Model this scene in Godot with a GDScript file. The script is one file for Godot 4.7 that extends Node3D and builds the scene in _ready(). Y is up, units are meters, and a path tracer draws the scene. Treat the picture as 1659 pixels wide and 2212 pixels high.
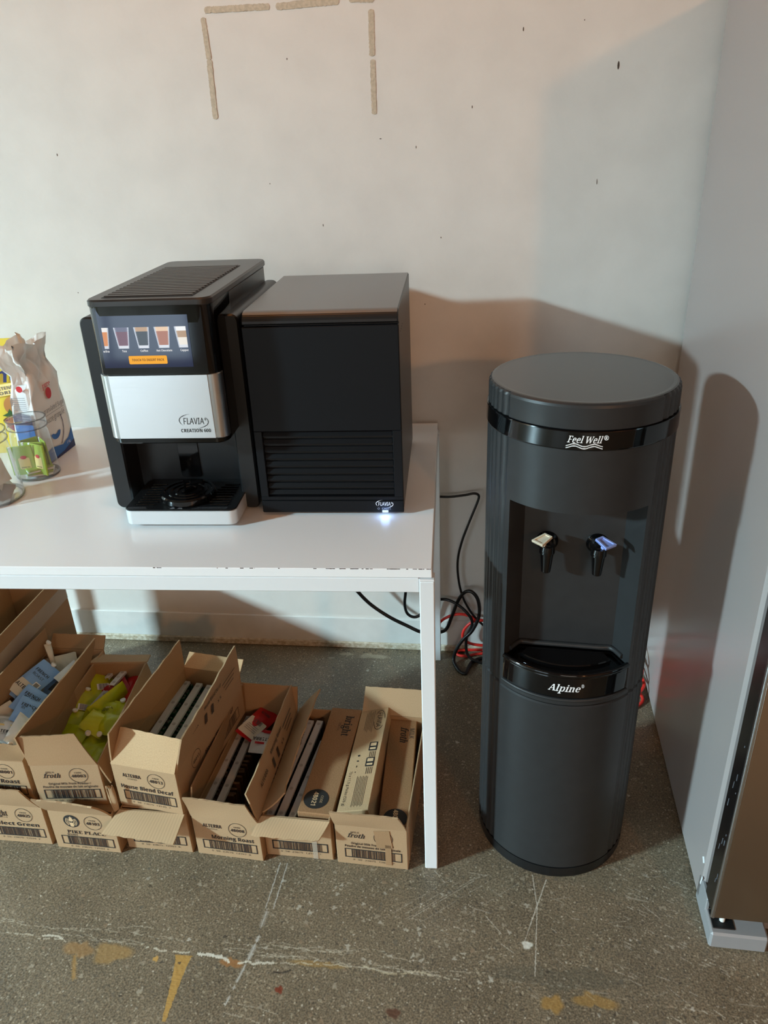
extends Node3D
# A coffee corner: white table with a brewer and a chiller, cartons of coffee sachets below, a water cooler and the side of a fridge.

var M := {}
var rng := RandomNumberGenerator.new()
var used := {}
var fonts := {}

func V(x: float, y: float, z: float) -> Vector3:
	return Vector3(x, y, z)

func _ready() -> void:
	rng.seed = 7
	# --- camera
	var cam := Camera3D.new()
	cam.name = "camera"
	cam.keep_aspect = Camera3D.KEEP_HEIGHT
	cam.fov = rad_to_deg(2.0 * atan(1106.0 / 1650.04))
	cam.near = 0.02
	cam.far = 60.0
	cam.basis = Basis(Vector3.UP, 0.12931) * Basis(Vector3.RIGHT, -0.45655) * Basis(Vector3.BACK, -0.04284)
	cam.position = V(0.0646, 1.4092, 1.9072)
	add_child(cam)
	cam.current = true
	# --- sky and exposure
	var env := Environment.new()
	env.background_mode = Environment.BG_SKY
	var sky := Sky.new()
	var ps := ProceduralSkyMaterial.new()
	ps.sky_top_color = Color(0.55, 0.66, 0.8)
	ps.sky_horizon_color = Color(0.8, 0.86, 0.92)
	ps.ground_bottom_color = Color(0.35, 0.34, 0.33)
	ps.ground_horizon_color = Color(0.6, 0.62, 0.64)
	sky.sky_material = ps
	env.sky = sky
	env.tonemap_mode = Environment.TONE_MAPPER_LINEAR
	env.tonemap_exposure = 1.0
	env.sdfgi_enabled = true
	env.ssao_enabled = true
	env.ssil_enabled = true
	var we := WorldEnvironment.new()
	we.name = "world_environment"
	we.environment = env
	add_child(we)
	# --- daylight: the high window on the side wall (key), the glazed front (soft fill)
	area_light("window_light", V(-9.43, 4.5, 5.6), V(0.0, 4.5, 0.13), Vector2(0.98, 1.0), Color(0.79, 0.945, 1.0), 500.0)
	area_light("front_window_light", V(-3.6, 1.55, 6.86), V(-3.6, 1.55, 0.0), Vector2(2.6, 2.9), Color(0.85, 0.94, 1.0), 2.5)
	area_light("street_window_light", V(0.5, 1.75, 6.86), V(0.5, 1.75, 0.0), Vector2(2.0, 1.5), Color(1.0, 0.95, 0.89), 3.7)
	# --- large structure, then objects
	materials()
	room()
	table()
	fridge()
	cooler()
	chiller()
	brewer()
	cartons()
	sachets()
	counter_things()
	cords()
	lamps()

func area_light(called: String, at: Vector3, to: Vector3, size: Vector2, col: Color, e: float) -> void:
	var l := AreaLight3D.new()
	l.name = called
	l.area_size = size
	l.area_normalize_energy = true
	l.light_color = col
	l.light_energy = e
	l.area_range = 20.0
	l.area_attenuation = 2.0
	l.shadow_enabled = true
	add_child(l)
	l.look_at_from_position(at, to)

# ---------------------------------------------------------------- materials
func mat(c: Color, rough := 0.6, metal := 0.0, spec := 0.5) -> StandardMaterial3D:
	var m := StandardMaterial3D.new()
	m.albedo_color = c
	m.roughness = rough
	m.metallic = metal
	m.metallic_specular = spec
	return m

func noise_tex(freq: float, lo: Color, hi: Color, size := 512, octaves := 4, sd := 1, normal := false, bump := 2.0) -> NoiseTexture2D:
	var n := FastNoiseLite.new()
	n.noise_type = FastNoiseLite.TYPE_SIMPLEX
	n.frequency = freq
	n.fractal_octaves = octaves
	n.seed = sd
	var t := NoiseTexture2D.new()
	t.width = size
	t.height = size
	t.seamless = true
	t.noise = n
	if normal:
		t.as_normal_map = true
		t.bump_strength = bump
	else:
		var g := Gradient.new()
		g.set_color(0, lo)
		g.set_color(1, hi)
		t.color_ramp = g
	return t

func triplanar(m: StandardMaterial3D, tex: Texture2D, scale: float, world := false) -> StandardMaterial3D:
	m.albedo_texture = tex
	m.uv1_triplanar = true
	m.uv1_world_triplanar = world
	m.uv1_scale = Vector3.ONE * scale
	return m

func glow(c: Color, e: float) -> StandardMaterial3D:
	var m := mat(Color(0.02, 0.02, 0.02), 0.4)
	m.emission_enabled = true
	m.emission = c
	m.emission_energy_multiplier = e
	return m

func materials() -> void:
	M.wall = triplanar(mat(Color(0.855, 0.828, 0.797), 0.62), noise_tex(0.012, Color(0.965, 0.965, 0.965), Color(1, 1, 1), 512, 5, 3), 0.9, true)
	M.wall.normal_enabled = true
	M.wall.normal_texture = noise_tex(0.06, Color.BLACK, Color.WHITE, 512, 4, 11, true, 1.2)
	M.wall.normal_scale = 0.12
	M.brick_wall = triplanar(mat(Color(0.62, 0.5, 0.42), 0.8), noise_tex(0.03, Color(0.8, 0.8, 0.8), Color(1, 1, 1), 512, 5, 4), 0.6, true)
	M.ceiling = mat(Color(0.6, 0.54, 0.48), 0.8)
	M.tan_paint = triplanar(mat(Color(0.79, 0.725, 0.635), 0.75), noise_tex(0.06, Color(0.86, 0.86, 0.86), Color(1, 1, 1), 256, 4, 5), 6.0, true)
	M.base = triplanar(mat(Color(0.87, 0.85, 0.825), 0.5), noise_tex(0.02, Color(0.95, 0.95, 0.95), Color(1, 1, 1), 256, 4, 6), 2.0, true)
	M.base_foot = triplanar(mat(Color(0.86, 0.82, 0.75), 0.75), noise_tex(0.035, Color(0.74, 0.68, 0.6), Color(1, 1, 1), 512, 5, 8), 3.0, true)
	M.nick = mat(Color(0.28, 0.22, 0.18), 0.8)
	M.laminate = mat(Color(0.93, 0.93, 0.93), 0.24)
	M.white_metal = mat(Color(0.885, 0.892, 0.895), 0.35)
	M.chip = mat(Color(0.25, 0.18, 0.13), 0.9)
	var kraft := noise_tex(0.07, Color(0.85, 0.83, 0.80), Color(1, 1, 1), 512, 5, 21)
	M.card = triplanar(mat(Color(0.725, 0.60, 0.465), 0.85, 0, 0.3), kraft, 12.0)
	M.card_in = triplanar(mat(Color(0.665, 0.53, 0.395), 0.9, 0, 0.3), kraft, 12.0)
	M.card_brown = triplanar(mat(Color(0.66, 0.50, 0.355), 0.8, 0, 0.35), kraft, 6.0)
	M.card_pale = triplanar(mat(Color(0.79, 0.655, 0.50), 0.8, 0, 0.35), kraft, 9.0)
	var flute := GradientTexture2D.new()
	flute.width = 64
	flute.height = 4
	var fg := Gradient.new()
	fg.set_color(0, Color(0.93, 0.93, 0.93))
	fg.set_color(1, Color(0.93, 0.93, 0.93))
	fg.add_point(0.5, Color(1, 1, 1))
	flute.gradient = fg
	M.card_flute = mat(Color(0.735, 0.615, 0.475), 0.85, 0, 0.3)
	M.card_flute.albedo_texture = flute
	M.card_flute.uv1_scale = V(24, 1, 1)
	M.card_edge = mat(Color(0.84, 0.73, 0.58), 0.95)
	M.tape = mat(Color(0.80, 0.74, 0.66, 0.35), 0.3)
	M.tape.transparency = BaseMaterial3D.TRANSPARENCY_ALPHA
	M.ink = mat(Color(0.13, 0.115, 0.10), 0.75)
	M.ink_soft = mat(Color(0.26, 0.21, 0.165), 0.8)
	M.print_pale = mat(Color(0.80, 0.665, 0.505), 0.85)
	M.black_matte = mat(Color(0.06, 0.066, 0.078), 0.5, 0.0, 0.3)
	M.black_soft = mat(Color(0.075, 0.078, 0.083), 0.36)
	M.black_gloss = mat(Color(0.03, 0.03, 0.033), 0.07)
	M.black_deep = mat(Color(0.03, 0.03, 0.03), 0.6)
	M.chill_top = mat(Color(0.50, 0.50, 0.50), 0.30, 0.8)
	M.lid = mat(Color(0.17, 0.15, 0.14), 0.32)
	var brush := FastNoiseLite.new()
	brush.frequency = 0.02
	brush.fractal_octaves = 3
	M.steel = mat(Color(0.93, 0.93, 0.93), 0.40, 1.0)
	M.steel.roughness_texture = brushed(true)
	M.steel.normal_enabled = true
	M.steel.normal_texture = brushed_normal()
	M.steel.normal_scale = 0.10
	M.steel.uv1_scale = V(3, 5, 1)
	M.steel.anisotropy_enabled = true
	M.steel.anisotropy = -0.75
	M.steel_plain = mat(Color(0.78, 0.79, 0.80), 0.28, 1.0)
	M.tray_silver = mat(Color(0.84, 0.86, 0.87), 0.38, 0.35)
	M.cooler = triplanar(mat(Color(0.180, 0.182, 0.184), 0.40, 0.0, 0.4), noise_tex(0.03, Color(0.93, 0.93, 0.93), Color(1, 1, 1), 256, 4, 31), 3.0)
	M.cooler_lid = triplanar(mat(Color(0.180, 0.182, 0.184), 0.26, 0.0, 0.7), noise_tex(0.012, Color(0.86, 0.85, 0.84), Color(1, 1, 1), 512, 4, 33), 1.0)
	M.cooler_lid.uv1_scale = V(10, 1, 1.0)
	M.cream = mat(Color(0.90, 0.84, 0.74), 0.4)
	M.blue_tap = mat(Color(0.62, 0.70, 0.95), 0.4)
	M.fridge_side = mat(Color(0.63, 0.59, 0.575), 0.24)
	M.fridge_side.normal_enabled = true
	M.fridge_side.normal_texture = noise_tex(0.08, Color.BLACK, Color.WHITE, 256, 3, 41, true, 1.0)
	M.fridge_side.normal_scale = 0.05
	M.fridge_side.uv1_triplanar = true
	M.fridge_side.uv1_scale = Vector3.ONE * 6.0
	M.fridge_steel = mat(Color(0.66, 0.63, 0.60), 0.24, 1.0)
	M.fridge_foot = mat(Color(0.56, 0.555, 0.555), 0.45)
	M.gasket = mat(Color(0.06, 0.06, 0.065), 0.22)
	M.white_plastic = mat(Color(0.90, 0.90, 0.88), 0.4)
	M.rail = mat(Color(0.80, 0.79, 0.78), 0.45)
	M.rail_dot = mat(Color(0.68, 0.66, 0.65), 0.5)
	M.lime = mat(Color(0.74, 0.76, 0.06), 0.30)
	M.red_foil = mat(Color(0.72, 0.10, 0.11), 0.34)
	M.blue_foil = mat(Color(0.52, 0.68, 0.88), 0.38)
	M.white_foil = mat(Color(0.88, 0.89, 0.89), 0.36)
	M.grey_foil = mat(Color(0.55, 0.53, 0.50), 0.4)
	M.beige_foil = mat(Color(0.84, 0.80, 0.72), 0.4)
	M.green_foil = mat(Color(0.13, 0.38, 0.24), 0.4)
	M.brown_foil = mat(Color(0.30, 0.20, 0.10), 0.4)
	M.dark_foil = mat(Color(0.16, 0.15, 0.15), 0.35)
	M.mono = mat(Color(0.35, 0.32, 0.31), 0.6)
	M.paper = mat(Color(0.93, 0.92, 0.90), 0.7)
	M.paper.backlight_enabled = true
	M.paper.backlight = Color(0.25, 0.23, 0.2)
	M.yellow_bag = mat(Color(0.86, 0.76, 0.22), 0.35)
	M.navy = mat(Color(0.10, 0.13, 0.35), 0.5)
	M.blue_print = mat(Color(0.16, 0.42, 0.72), 0.5)
	M.red_print = mat(Color(0.78, 0.09, 0.14), 0.5)
	M.grey_print = mat(Color(0.45, 0.45, 0.47), 0.6)
	M.white_print = mat(Color(0.92, 0.92, 0.92), 0.5)
	M.berry = mat(Color(0.55, 0.09, 0.08), 0.5)
	M.leaf = mat(Color(0.15, 0.3, 0.1), 0.5)
	M.cookie = mat(Color(0.68, 0.45, 0.22), 0.7)
	M.pale_yellow = mat(Color(0.92, 0.83, 0.55), 0.5)
	M.glass = mat(Color(0.80, 0.82, 0.83, 0.14), 0.04)
	M.glass.transparency = BaseMaterial3D.TRANSPARENCY_ALPHA
	M.glass_rim = mat(Color(0.30, 0.31, 0.32, 0.6), 0.05)
	M.glass_rim.transparency = BaseMaterial3D.TRANSPARENCY_ALPHA
	M.tea_green = mat(Color(0.62, 0.72, 0.25), 0.45)
	M.cord_black = mat(Color(0.035, 0.035, 0.037), 0.3)
	M.cord_red = mat(Color(0.86, 0.17, 0.13), 0.42)
	M.pane = glow(Color(0.86, 0.95, 1.0), 3.0)
	M.pane_dim = glow(Color(1.0, 0.93, 0.84), 0.6)
	M.bulb = glow(Color(1.0, 0.62, 0.3), 14.0)
	M.brass = mat(Color(0.25, 0.2, 0.15), 0.4, 0.8)
	M.led = glow(Color(0.78, 0.88, 1.0), 1.3)
	M.ui_text = glow(Color(1, 1, 1), 0.85)
	M.ui_yellow = glow(Color(1.0, 0.68, 0.07), 0.9)
	M.ui_dark = glow(Color(0.45, 0.2, 0.02), 0.4)
	M.floor = mat(Color(1, 1, 1), 0.5)
	floor_texture()

func brushed(_rough: bool) -> ImageTexture:
	var im := Image.create(256, 512, false, Image.FORMAT_RGB8)
	var r := RandomNumberGenerator.new()
	r.seed = 5
	for y in 512:
		var x := 0
		while x < 256:
			var n := r.randi_range(30, 140)
			var k := r.randf_range(0.8, 1.0)
			im.fill_rect(Rect2i(x, y, n, 1), Color(k, k, k))
			x += n
	return ImageTexture.create_from_image(im)

func brushed_normal() -> ImageTexture:
	var im := Image.create(256, 512, false, Image.FORMAT_RGB8)
	var r := RandomNumberGenerator.new()
	r.seed = 6
	for y in 512:
		var x := 0
		while x < 256:
			var n := r.randi_range(40, 200)
			im.fill_rect(Rect2i(x, y, n, 1), Color(0.5, 0.5 + r.randf_range(-0.09, 0.09), 1.0))
			x += n
	return ImageTexture.create_from_image(im)

# the concrete: 2.1 m x 1.3 m from (-1.3, -0.05), with aggregate, cracks, filler and scratches where the photograph has them
const FW := 2048
const FH := 1268
const FX := -1.3
const FZ := -0.05
const FS := 2.1

func fpix(x: float, z: float) -> Vector2:
	return Vector2((x - FX) / FS * FW, (z - FZ) / FS * FW)

func fdot(d: PackedByteArray, x: int, y: int, c: Color, a: float) -> void:
	if x < 0 or y < 0 or x >= FW or y >= FH:
		return
	var i := (y * FW + x) * 3
	d[i] = int(lerpf(d[i], c.r8, a))
	d[i + 1] = int(lerpf(d[i + 1], c.g8, a))
	d[i + 2] = int(lerpf(d[i + 2], c.b8, a))

func fblob(d: PackedByteArray, p: Vector2, rx: float, ry: float, ang: float, c: Color, a: float, rag := 0.25) -> void:
	var n := int(ceil(maxf(rx, ry) * (1.0 + rag))) + 1
	var ph := rng.randf() * TAU
	var ph2 := rng.randf() * TAU
	for y in range(-n, n + 1):
		for x in range(-n, n + 1):
			var q := Vector2(x, y).rotated(-ang)
			var t := atan2(q.y, q.x)
			var lim := 1.0 + rag * (0.6 * sin(3.0 * t + ph) + 0.4 * sin(5.0 * t + ph2))
			var e := Vector2(q.x / rx, q.y / ry).length() / lim
			if e < 1.0:
				fdot(d, int(p.x) + x, int(p.y) + y, c, a * clampf((1.0 - e) * 4.0, 0.3, 1.0))

func fline(d: PackedByteArray, pts: Array, w: float, c: Color, a: float, jag: float, broken := 0.0) -> void:
	for k in pts.size() - 1:
		var p: Vector2 = pts[k]
		var q: Vector2 = pts[k + 1]
		var n := int(p.distance_to(q)) + 1
		var off := 0.0
		var on := 1.0
		for s in n:
			if s % 6 == 0:
				off = clampf(off + rng.randf_range(-jag, jag), -jag * 3.0, jag * 3.0)
				on = 0.0 if rng.randf() < broken else 1.0
			var m := p.lerp(q, float(s) / n) + Vector2(0, off * sin(PI * s / n))
			var ww := w * rng.randf_range(0.5, 1.3)
			for yy in range(-int(ceil(ww)), int(ceil(ww)) + 1):
				var f := clampf(ww + 0.5 - absf(yy), 0.0, 1.0) * a * on
				if f > 0.0:
					fdot(d, int(m.x), int(m.y) + yy, c, f)
					if absf(q.y - p.y) > absf(q.x - p.x):
						fdot(d, int(m.x) + yy, int(m.y), c, f)

func floor_texture() -> void:
	var na := FastNoiseLite.new()
	na.seed = 2
	na.frequency = 0.006
	na.fractal_octaves = 5
	var nb := FastNoiseLite.new()
	nb.seed = 9
	nb.frequency = 0.22
	nb.fractal_octaves = 3
	var ia := na.get_image(FW, FH, false, false, false)
	var ib := nb.get_image(FW, FH, false, false, false)
	var a := ia.get_data()
	var b := ib.get_data()
	var d := PackedByteArray()
	d.resize(FW * FH * 3)
	for i in FW * FH:
		var k := 0.80 + 0.22 * (a[i] / 255.0) + 0.8 * (b[i] / 255.0 - 0.48)
		d[i * 3] = int(clampf(127.0 * k, 0, 255))
		d[i * 3 + 1] = int(clampf(112.0 * k, 0, 255))
		d[i * 3 + 2] = int(clampf(91.0 * k, 0, 255))
	for i in 21000:
		var p := Vector2(rng.randf() * FW, rng.randf() * FH)
		var s := rng.randf_range(0.7, 1.9)
		var t := rng.randf()
		var c := Color8(176, 163, 141) if t < 0.55 else (Color8(92, 84, 73) if t < 0.88 else Color8(200, 190, 172))
		fblob(d, p, s * rng.randf_range(0.8, 1.6), s, rng.randf() * PI, c, rng.randf_range(0.5, 1.0))
	for i in 1500:
		var p := Vector2(rng.randf() * FW, rng.randf() * FH)
		var s := rng.randf_range(2.0, 4.6)
		var t := rng.randf()
		var c := Color8(168, 156, 136) if t < 0.5 else (Color8(104, 96, 84) if t < 0.8 else (Color8(150, 125, 100) if t < 0.93 else Color8(205, 198, 184)))
		fblob(d, p, s * rng.randf_range(0.9, 1.5), s, rng.randf() * PI, c, rng.randf_range(0.35, 0.8), 0.35)
	for i in 5200:
		var p := Vector2(rng.randf() * FW, rng.randf() * FH)
		var s := rng.randf_range(1.3, 3.0)
		var t := rng.randf()
		var c := Color8(166, 152, 128) if t < 0.5 else (Color8(80, 72, 61) if t < 0.86 else Color8(148, 132, 112))
		fblob(d, p, s * rng.randf_range(0.9, 1.6), s, rng.randf() * PI, c, rng.randf_range(0.4, 0.85), 0.4)
	# bare pale patches by the wall foot
	fblob(d, fpix(-0.24, 0.045), 46, 12, 0.05, Color8(196, 186, 160), 0.5, 0.4)
	fblob(d, fpix(-0.31, 0.04), 24, 8, 0.0, Color8(196, 186, 160), 0.45, 0.4)
	# amber filler
	var amber := Color8(168, 128, 68)
	fblob(d, fpix(-0.69, 1.017), 36, 15, 0.1, Color8(154, 118, 76), 0.75, 0.3)
	fblob(d, fpix(-0.627, 1.02), 40, 22, -0.1, Color8(160, 126, 78), 0.75, 0.25)
	fline(d, [fpix(-0.695, 1.03), fpix(-0.674, 1.075)], 5.0, Color8(160, 126, 78), 0.6, 0.6)
	for k in 90:
		var f := k / 90.0
		var p0 := fpix(lerpf(-0.480, -0.474, f), lerpf(1.012, 1.135, f))
		var half := lerpf(17.0, 3.5, pow(f, 0.55))
		for xx in range(-int(half), int(half) + 1):
			for yy in 2:
				fdot(d, int(p0.x) + xx, int(p0.y) + yy, Color8(184, 142, 76), 0.85)
	fblob(d, fpix(0.22, 1.044), 22, 16, 0.0, amber, 0.75, 0.3)
	fblob(d, fpix(0.29, 1.03), 42, 13, 0.05, amber, 0.65, 0.4)
	fblob(d, fpix(-0.385, 1.018), 26, 9, 0.1, Color8(160, 110, 66), 0.8, 0.3)
	fblob(d, fpix(-0.20, 1.007), 60, 6, 0.03, amber, 0.5, 0.4)
	fblob(d, fpix(-0.533, 1.023), 6, 6, 0, Color8(200, 155, 85), 0.9)
	# the long crack with its pale feathered edges
	var pale := Color8(205, 195, 174)
	fline(d, [fpix(-1.0, 0.99), fpix(-0.87, 0.996), fpix(-0.81, 0.995), fpix(-0.76, 1.0), fpix(-0.72, 1.006)], 1.3, pale, 0.7, 1.6, 0.2)
	fline(d, [fpix(-0.78, 0.996), fpix(-0.735, 0.999)], 2.4, Color8(216, 208, 190), 0.8, 1.6)
	fline(d, [fpix(-0.572, 1.008), fpix(-0.545, 1.003), fpix(-0.522, 1.006), fpix(-0.47, 1.004)], 2.0, pale, 0.8, 2.2, 0.15)
	fline(d, [fpix(-0.455, 1.006), fpix(-0.42, 1.008), fpix(-0.40, 1.011), fpix(-0.386, 1.018)], 3.4, Color8(220, 213, 197), 0.9, 1.6)
	fline(d, [fpix(-0.37, 1.018), fpix(-0.35, 1.013), fpix(-0.335, 1.015), fpix(-0.30, 1.012)], 2.4, Color8(216, 208, 190), 0.85, 1.8)
	fline(d, [fpix(-0.30, 1.012), fpix(-0.25, 1.006), fpix(-0.2, 1.007), fpix(-0.14, 1.006), fpix(-0.089, 1.011), fpix(-0.02, 1.011), fpix(0.06, 1.016)], 1.4, pale, 0.65, 2.2, 0.3)
	fline(d, [fpix(-0.13, 1.003), fpix(-0.07, 1.013), fpix(0.0, 1.009)], 1.6, Color8(198, 184, 152), 0.7, 2.0, 0.2)
	fline(d, [fpix(0.06, 1.016), fpix(0.14, 1.006), fpix(0.25, 1.01), fpix(0.36, 1.022), fpix(0.45, 1.03), fpix(0.75, 1.07)], 1.0, pale, 0.4, 2.4, 0.5)
	for k in 30:
		var x0 := rng.randf_range(-0.95, 0.05)
		var z0 := 1.0 - rng.randf_range(0.006, 0.034) + (0.01 if x0 > -0.6 else 0.0)
		fline(d, [fpix(x0, z0), fpix(x0 + rng.randf_range(0.05, 0.16), z0 + rng.randf_range(-0.006, 0.012))], 0.9, pale, 0.55, 2.2, 0.25)
	fline(d, [fpix(-0.37, 1.11), fpix(-0.25, 1.14), fpix(-0.15, 1.16)], 0.9, pale, 0.5, 2.0, 0.2)
	fline(d, [fpix(-0.37, 1.09), fpix(-0.27, 1.105)], 0.9, pale, 0.5, 2.0, 0.2)
	# dark and rusty spots
	fblob(d, fpix(-0.279, 1.061), 8, 7, 0.3, Color8(120, 52, 34), 0.9, 0.3)
	fblob(d, fpix(-0.064, 1.085), 14, 9, 0.1, Color8(92, 62, 48), 0.9, 0.2)
	fline(d, [fpix(-0.305, 1.03), fpix(-0.265, 1.022)], 2.0, Color8(58, 52, 46), 0.8, 1.5, 0.2)
	for k in 26:
		fblob(d, fpix(rng.randf_range(-0.9, 0.7), rng.randf_range(0.8, 1.2)), rng.randf_range(2, 5), rng.randf_range(1.5, 3), rng.randf() * PI, Color8(66, 58, 50), 0.75, 0.4)
	for k in 30:
		fblob(d, fpix(rng.randf_range(-0.33, 0.2), rng.randf_range(0.83, 1.02)), rng.randf_range(3, 7), rng.randf_range(2, 5), rng.randf() * PI, Color8(188, 180, 164), 0.75, 0.5)
	fblob(d, fpix(0.18, 0.935), 11, 9, 0, Color8(222, 218, 205), 0.9, 0.2)
	fblob(d, fpix(0.23, 0.998), 130, 22, 0.0, Color8(84, 82, 72), 0.3, 0.4)
	for k in 40:
		fblob(d, fpix(rng.randf_range(-0.35, -0.02), rng.randf_range(0.005, 0.03)), rng.randf_range(2, 6), rng.randf_range(1, 3), rng.randf() * PI, Color8(50, 46, 40), 0.7, 0.5)
	# scratches and tape residue
	var scr := Color8(205, 198, 184)
	fline(d, [fpix(0.200, 0.777), fpix(0.205, 0.85), fpix(0.191, 0.996)], 0.9, scr, 0.75, 0.3)
	fline(d, [fpix(0.228, 0.786), fpix(0.188, 0.894)], 1.1, scr, 0.75, 0.3)
	fline(d, [fpix(0.188, 0.894), fpix(0.175, 0.93)], 0.8, scr, 0.5, 0.3)
	for k in 60:
		var x0 := rng.randf_range(-0.05, 0.56)
		var z0 := rng.randf_range(0.72, 1.05)
		var an := rng.randf_range(-0.4, 0.9)
		var ln := rng.randf_range(0.01, 0.05)
		fline(d, [fpix(x0, z0), fpix(x0 + ln * cos(an), z0 + ln * sin(an))], 0.8, scr, rng.randf_range(0.3, 0.7), 0.3, 0.2)
	for k in 60:
		var x0 := rng.randf_range(0.36, 0.54)
		var z0 := rng.randf_range(0.74, 0.96)
		fline(d, [fpix(x0, z0), fpix(x0 + 0.012, z0 + 0.006)], 0.9, scr, 0.5, 0.4)
	for k in 7:
		var x0 := rng.randf_range(-0.1, 0.05)
		fline(d, [fpix(x0, 0.9), fpix(x0 + 0.13, 0.8)], 0.7, scr, 0.4, 0.3, 0.2)
	var film := Color8(186, 182, 174)
	for sx in [-1.0, 1.0]:
		fline(d, [fpix(-0.333 + sx * 0.008, 0.79), fpix(-0.338 + sx * 0.008, 0.90)], 1.2, film, 0.8, 0.5, 0.1)
	fline(d, [fpix(-0.341, 0.90), fpix(-0.345, 0.945)], 5.0, film, 0.35, 0.6, 0.35)
	fline(d, [fpix(-0.343, 0.955), fpix(-0.352, 1.01)], 4.0, film, 0.6, 0.8, 0.2)
	fline(d, [fpix(-0.355, 1.02), fpix(-0.372, 1.1)], 3.0, film, 0.5, 0.8, 0.3)
	var im := Image.create_from_data(FW, FH, false, Image.FORMAT_RGB8, d)
	M.floor.albedo_texture = ImageTexture.create_from_image(im)
	M.floor.roughness_texture = noise_tex(0.03, Color(0.72, 0.72, 0.72), Color(1, 1, 1), 512, 5, 51)
	M.floor.roughness = 0.42
	M.floor.normal_enabled = true
	M.floor.normal_texture = noise_tex(0.15, Color.BLACK, Color.WHITE, 1024, 4, 52, true, 1.5)
	M.floor.normal_scale = 0.25

# ---------------------------------------------------------------- nodes
func numbered(called: String) -> String:
	var k: int = used.get(called, 0)
	used[called] = k + 1
	return called if k == 0 else "%s_%03d" % [called, k]

func tag(o: Node, label: String, category: String, group := "", kind := "") -> Node:
	o.set_meta("label", label)
	if category:
		o.set_meta("category", category)
	if group:
		o.set_meta("group", group)
	if kind:
		o.set_meta("kind", kind)
	return o

func thing(called: String, label: String, category: String, at := Vector3.ZERO, yaw := 0.0, group := "") -> Node3D:
	var o := Node3D.new()
	o.name = numbered(called)
	add_child(o)
	o.position = at
	o.rotation.y = yaw
	tag(o, label, category, group)
	return o

func part(called: String, mesh: Mesh, m: Material, parent: Node = null) -> MeshInstance3D:
	var o := MeshInstance3D.new()
	o.mesh = mesh
	o.material_override = m
	if parent == null:
		o.name = numbered(called)
		add_child(o)
	else:
		o.name = called
		parent.add_child(o, true)
	return o

func struct(called: String, mesh: Mesh, m: Material) -> MeshInstance3D:
	var o := part(called, mesh, m)
	o.set_meta("kind", "structure")
	return o

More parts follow.
